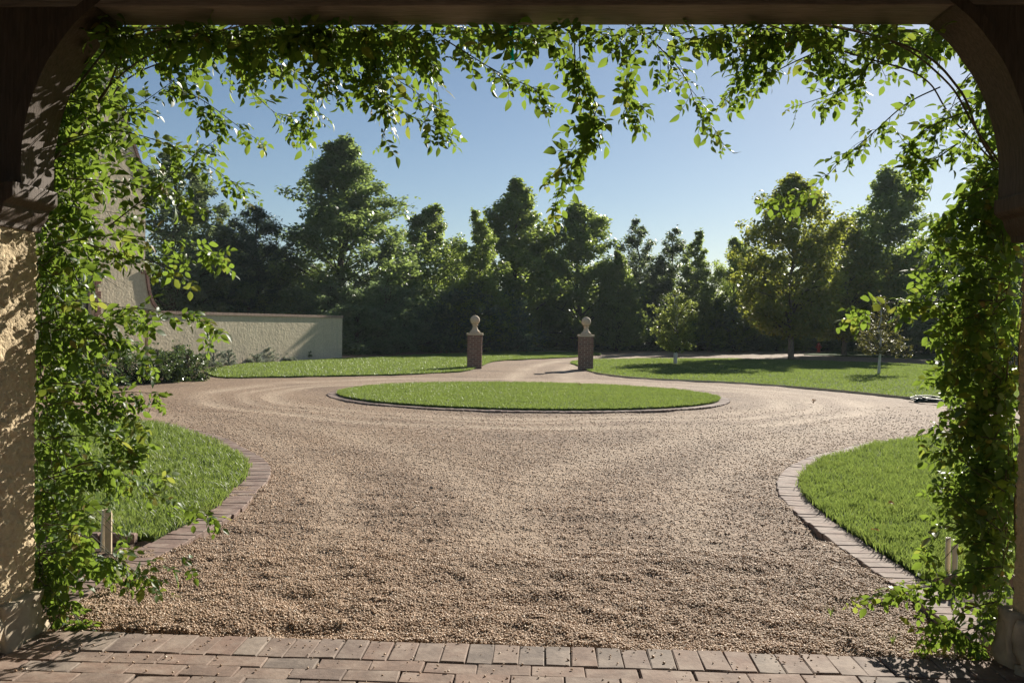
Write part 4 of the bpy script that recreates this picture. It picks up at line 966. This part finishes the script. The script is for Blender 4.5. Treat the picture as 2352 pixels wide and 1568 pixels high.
# trunks against the columns, then along the beam
for v, s_, xs in ((vl, -1, 1), (vr, 1, -1)):
    for k in range(3):
        o = .10+.06*k; x = s_*(2.40+.05*k)
        pts = [GM @ Vector((x+RND.uniform(-.035, .035), o+RND.uniform(-.03, .06), z)) for z in (-.03, .35, .7, 1.05, 1.4, 1.75, 2.05)]+[GM @ Vector((s_*(2.2-.03*k), o+RND.uniform(0, .1), 2.4+.06*k)), GM @ Vector((s_*(2.05-.05*k), o+RND.uniform(-.05, .1), 2.62+.05*k)), GM @ Vector((s_*(1.8-.12*k), .06+.02*k, 2.84+RND.uniform(-.06, .04))), GM @ Vector((s_*(1.2-.1*k), .05+.03*k, 2.93+.02*k)), GM @ Vector((s_*(.35+.1*k), .08+.03*k, 2.94))]
        v.shoot(pts, .010-.0018*k, .003, .5, 1, .5, own=True, mat='old_cane')
# visible canes under the beam at left
vl.shoot([PG(165, 215, .06), PG(215, 150, .05), PG(262, 95, .04), PG(330, 68, .03), PG(420, 66, .02), PG(520, 75, .03)], .006, .003, .12, .9, .4, own=True)
def r2(a, b): return RND.uniform(a, b)
# --- hero sprays (own cane meshes)
H = [ # left rose
 (vl, [(560, 75), (640, 150), (720, 220), (700, 285)], .30), (vl, [(690, 75), (760, 130), (850, 210), (930, 260), (1055, 318)], .25), (vl, [(820, 80), (880, 160), (960, 215), (1010, 270)], .3),
 (vl, [(640, 90), (560, 170), (620, 250), (690, 290)], .4), (vl, [(930, 85), (960, 130), (1000, 190), (1010, 235)], .15), (vl, [(1020, 90), (1100, 140), (1160, 175), (1245, 210)], .22),
 (vl, [(860, 90), (870, 190), (890, 250), (900, 305)], .2), (vl, [(740, 85), (745, 170), (790, 220), (800, 250)], .15), (vl, [(330, 110), (400, 190), (480, 240), (560, 300), (612, 335)], .35),
 (vl, [(120, 340), (250, 290), (330, 235), (420, 170)], .25), (vl, [(150, 320), (260, 300), (380, 330), (470, 375), (595, 460)], .45), (vl, [(250, 520), (350, 440), (430, 370), (500, 318)], .3),
 (vl, [(150, 410), (280, 420), (400, 450), (460, 475), (510, 505)], .4), (vl, [(130, 560), (250, 540), (370, 550), (450, 565), (522, 590)], .45), (vl, [(200, 560), (300, 590), (380, 610), (440, 650)], .4),
 (vl, [(120, 760), (230, 735), (300, 708), (390, 720), (482, 735)], .40), (vl, [(110, 700), (200, 690), (290, 710), (350, 745)], .5), (vl, [(150, 740), (240, 770), (320, 800), (345, 830)], .5),
 (vl, [(110, 930), (200, 915), (290, 900), (375, 905)], .45), (vl, [(120, 880), (200, 890), (300, 960), (345, 985)], .5), (vl, [(100, 1010), (180, 1000), (260, 1005), (340, 1040)], .4), (vl, [(100, 1100), (200, 1080), (290, 1070), (365, 1090)], .4),
 (vl, [(120, 1090), (230, 1060), (330, 1120), (420, 1165), (520, 1190)], .45), (vl, [(100, 1200), (190, 1230), (280, 1290), (388, 1365)], .2), (vl, [(95, 1270), (180, 1270), (290, 1290), (395, 1305)], .3), (vl, [(90, 1330), (130, 1370), (170, 1410), (205, 1438)], .06),
 # right rose
 (vr, [(1330, 80), (1335, 160), (1350, 230), (1368, 275), (1345, 340), (1300, 400), (1268, 490)], .12), (vr, [(1440, 90), (1440, 170), (1440, 230), (1455, 265)], .2),
 (vr, [(1320, 90), (1325, 190), (1370, 250), (1310, 350), (1250, 430)], .1),
 (vr, [(1500, 95), (1545, 140), (1580, 190), (1600, 245), (1648, 305)], .25), (vr, [(1560, 90), (1640, 90), (1700, 100), (1780, 110)], .1), (vr, [(1900, 110), (1830, 140), (1760, 175), (1700, 200), (1655, 240)], .25),
 (vr, [(1850, 90), (1780, 110), (1730, 130), (1690, 160)], .2), (vr, [(2010, 130), (1960, 190), (1900, 220), (1810, 250)], .3), (vr, [(2050, 100), (1950, 120), (1880, 150)], .2),
 (vr, [(2160, 200), (2080, 240), (2000, 310), (1930, 370), (1880, 420), (1800, 450)], .35), (vr, [(2210, 260), (2140, 290), (2080, 340), (2090, 390)], .3), (vr, [(2200, 330), (2130, 370), (2080, 330), (2060, 300)], .3), (vr, [(2280, 430), (2230, 450), (2180, 490), (2140, 510)], .3),
 (vr, [(2290, 600), (2220, 580), (2150, 560), (2105, 545)], .35), (vr, [(2290, 640), (2220, 640), (2160, 620), (2110, 620)], .3), (vr, [(2290, 690), (2200, 690), (2100, 695), (2000, 700), (1935, 740)], .40), (vr, [(2290, 720), (2200, 730), (2150, 700), (2090, 690)], .3),
 (vr, [(2290, 800), (2230, 790), (2190, 770), (2160, 770)], .3), (vr, [(2300, 870), (2250, 840), (2190, 845), (2120, 850)], .35), (vr, [(2290, 950), (2240, 930), (2190, 960)], .3), (vr, [(2300, 1010), (2240, 1000), (2190, 990), (2160, 970)], .3),
 (vr, [(2310, 1130), (2250, 1090), (2200, 1050), (2130, 1020)], .3), (vr, [(2300, 1220), (2240, 1170), (2200, 1130), (2160, 1090)], .25), (vr, [(2310, 1260), (2240, 1230), (2180, 1200), (2130, 1255)], .3), (vr, [(2300, 1300), (2220, 1310), (2150, 1330), (2105, 1330)], .3),
 (vr, [(2290, 1330), (2200, 1340), (2100, 1350), (2020, 1360), (1950, 1385)], .42), (vr, [(2290, 1380), (2220, 1400), (2160, 1440), (2095, 1450)], .12), (vr, [(2290, 1420), (2240, 1440), (2180, 1455), (2130, 1475)], .1)]
for v, pts, o in H:
    ps = [PG(x, y, .06+(o-.06)*k/(len(pts)-1)) for k, (x, y) in enumerate(pts)]
    mid_ = v is vr and max(p[0] for p in pts) < 1470
    v.shoot(ps, .0035, .001, .037 if mid_ else .041, 1.05 if mid_ else 1.0, .12, hero=3, own=True)
    # side shoots
    for q in range(int((2+len(pts)//2)*(1 if mid_ else 1))):
        k = RND.randrange(len(ps)-1); a = ps[k].lerp(ps[k+1], RND.random()); t = (ps[k+1]-ps[k]).normalized()
        dv = (t+Vector((r2(-.8, .8), r2(-.5, .5), r2(-.9, .3)))).normalized()*r2(.06, .16); v.shoot([a, a+dv*.6, a+dv+Vector((0, 0, -.02))], .0018, .0008, .036, .85, .2, hero=2)
# --- the mass along the columns and under the beam
yl_, xl_ = [150, 200, 300, 400, 500, 600, 700, 800, 900, 1000, 1100, 1200, 1300, 1400, 1450], [260, 330, 400, 400, 370, 360, 300, 300, 320, 310, 330, 310, 320, 190, 130]
for k in range(160):
    y = r2(160, 1440); lim = np.interp(y, yl_, xl_); x = 85+(lim-85)*RND.random()**1.15; o = r2(.08, .75)
    T_ = PG(x, y, o); sx_ = r2(85, 120)+max(0, (330-y))*.35; S_ = PG(min(sx_, x), max(90, y-r2(10, 170)), r2(.05, .25))
    m_ = S_.lerp(T_, .5)+Vector((0, 0, r2(.02, .12))); vl.shoot([S_, m_, T_], .003, .001, .042, r2(.9, 1.15), .2, hero=0)
yr_, xr_ = [120, 200, 300, 400, 500, 600, 700, 800, 900, 1000, 1100, 1200, 1300, 1400, 1480], [1950, 2080, 2150, 2185, 2170, 2120, 2120, 2150, 2150, 2150, 2160, 2130, 2130, 2170, 2250]
for k in range(140):
    y = r2(90, 1470); lim = np.interp(y, yr_, xr_); x = 2330-(2330-lim)*RND.random()**1.15-max(0, 380-y)*.10; o = r2(.08, .7)
    T_ = PG(x, y, o); S_ = PG(max(r2(2285, 2325)-max(0, 420-y)*.35, x), max(80, y-r2(10, 170)), r2(.05, .25))
    m_ = S_.lerp(T_, .5)+Vector((0, 0, r2(.02, .12))); vr.shoot([S_, m_, T_], .003, .001, .042, r2(.9, 1.15), .2, hero=0)
xt, yt = [250, 400, 500, 600, 700, 800, 900, 1000, 1100, 1200, 1300, 1400, 1500, 1600, 1700, 1800, 1900, 2000, 2100, 2200], [180, 190, 200, 200, 210, 200, 190, 150, 125, 115, 120, 150, 110, 95, 115, 125, 150, 190, 240, 330]
for k in range(112):
    x = r2(240, 1240) if k % 5 < 3 else r2(1240, 2200); lim = np.interp(x, xt, yt); y = 78+(lim-78)*RND.random()**1.35; o = r2(.05, .5)
    if 1020 < x < 1900 and RND.random() < (.8 if x > 1480 else .6): continue
    T_ = PG(x, y, o); S_ = PG(x+r2(-160, 160), r2(40, 70), r2(.02, .12)); m_ = S_.lerp(T_, .5)+Vector((0, 0, r2(.0, .05)))
    (vl if x < 1240 else vr).shoot([S_, m_, T_], .0028, .001, .04, r2(.95, 1.2), .15, hero=.5)
# leaves that creep under the beam towards the camera
for k in range(60):
    x = r2(250, 1250) if k % 4 < 3 else r2(1250, 2150); o = r2(-.22, -.02); y = r2(66, 84); T_ = PG(x, y+r2(0, 18), o); S_ = PG(x+r2(-90, 90), y-2, r2(-.02, .05))
    if S_.z > 2.88: S_.z = 2.88
    if T_.z > 2.87: T_.z = 2.87
    (vl if x < 1240 else vr).shoot([S_, S_.lerp(T_, .5)-Vector((0, 0, .01)), T_], .0022, .001, .045, r2(.95, 1.2), .1, hero=1)
vl.finish(); vr.finish()
# teal garden ribbon
rb = empty('teal_ribbon', PG(1176, 72, -.03), 0, 'teal plastic tie ribbon hanging from the beam among the leaves', 'ribbon')
def band(pts, wd, name):
    pts = [Vector(p) for p in pts]; mb = MB(); n = len(pts)
    mb.add([q for p in pts for q in (p+Vector((-wd/2, 0, 0)), p+Vector((wd/2, .002, 0)))], [(2*k, 2*k+1, 2*k+3, 2*k+2) for k in range(n-1)])
    return mb.obj(name, M['ribbon'], rb)
band([(-.004, 0, .02), (-.003, -.004, -.03), (0, .0, -.08), (.003, -.003, -.135)], .017, 'tail')
band([(.035, .02, .02), (.037, .018, -.02), (.045, .02, -.05)], .009, 'tail')
# small weeds in the gravel
for k, (x, y, l) in enumerate([(1908, 1412, 'small grass weed growing in the gravel, left one'), (2050, 1475, 'small grass weed growing in the gravel nearer the right column')]):
    p = G(x, y); mb = MB()
    for q in range(9):
        a = r2(0, 6.28); d = Vector((math.cos(a), math.sin(a), 0)); h = r2(.03, .075)
        s_ = Vector((-d.y, d.x, 0))*.0025; mb.add([s_, -s_, d*h*.25+Vector((0, 0, h*.6))-s_*.7, d*h*.25+Vector((0, 0, h*.6))+s_*.7, d*h*.8+Vector((0, 0, h))], [(0, 1, 2, 3), (3, 2, 4)])
    o = mb.obj('weed', M['grass']); o.location = (p.x, p.y, -.01); tag(o, l, 'weed', 'weeds in the gravel')

# ------------------------------------------------------------------ thin air between the gateway and the wood
hz = MB().box(-90, 90, -14, 100, -1.1, 18.5).obj('haze', None); hm = bpy.data.materials.new('thin_haze'); hm.use_nodes = True
hm.node_tree.nodes.clear(); ho = hm.node_tree.nodes.new('ShaderNodeOutputMaterial'); hv = hm.node_tree.nodes.new('ShaderNodeVolumePrincipled')
hv.inputs['Color'].default_value = (.8, .93, 1, 1); hv.inputs['Density'].default_value = HAZE; hv.inputs['Anisotropy'].default_value = .2
hm.node_tree.links.new(hv.outputs[0], ho.inputs['Volume']); hz.data.materials.append(hm)
tag(hz, 'thin bluish haze in the air before the wood', 'haze', kind='stuff')
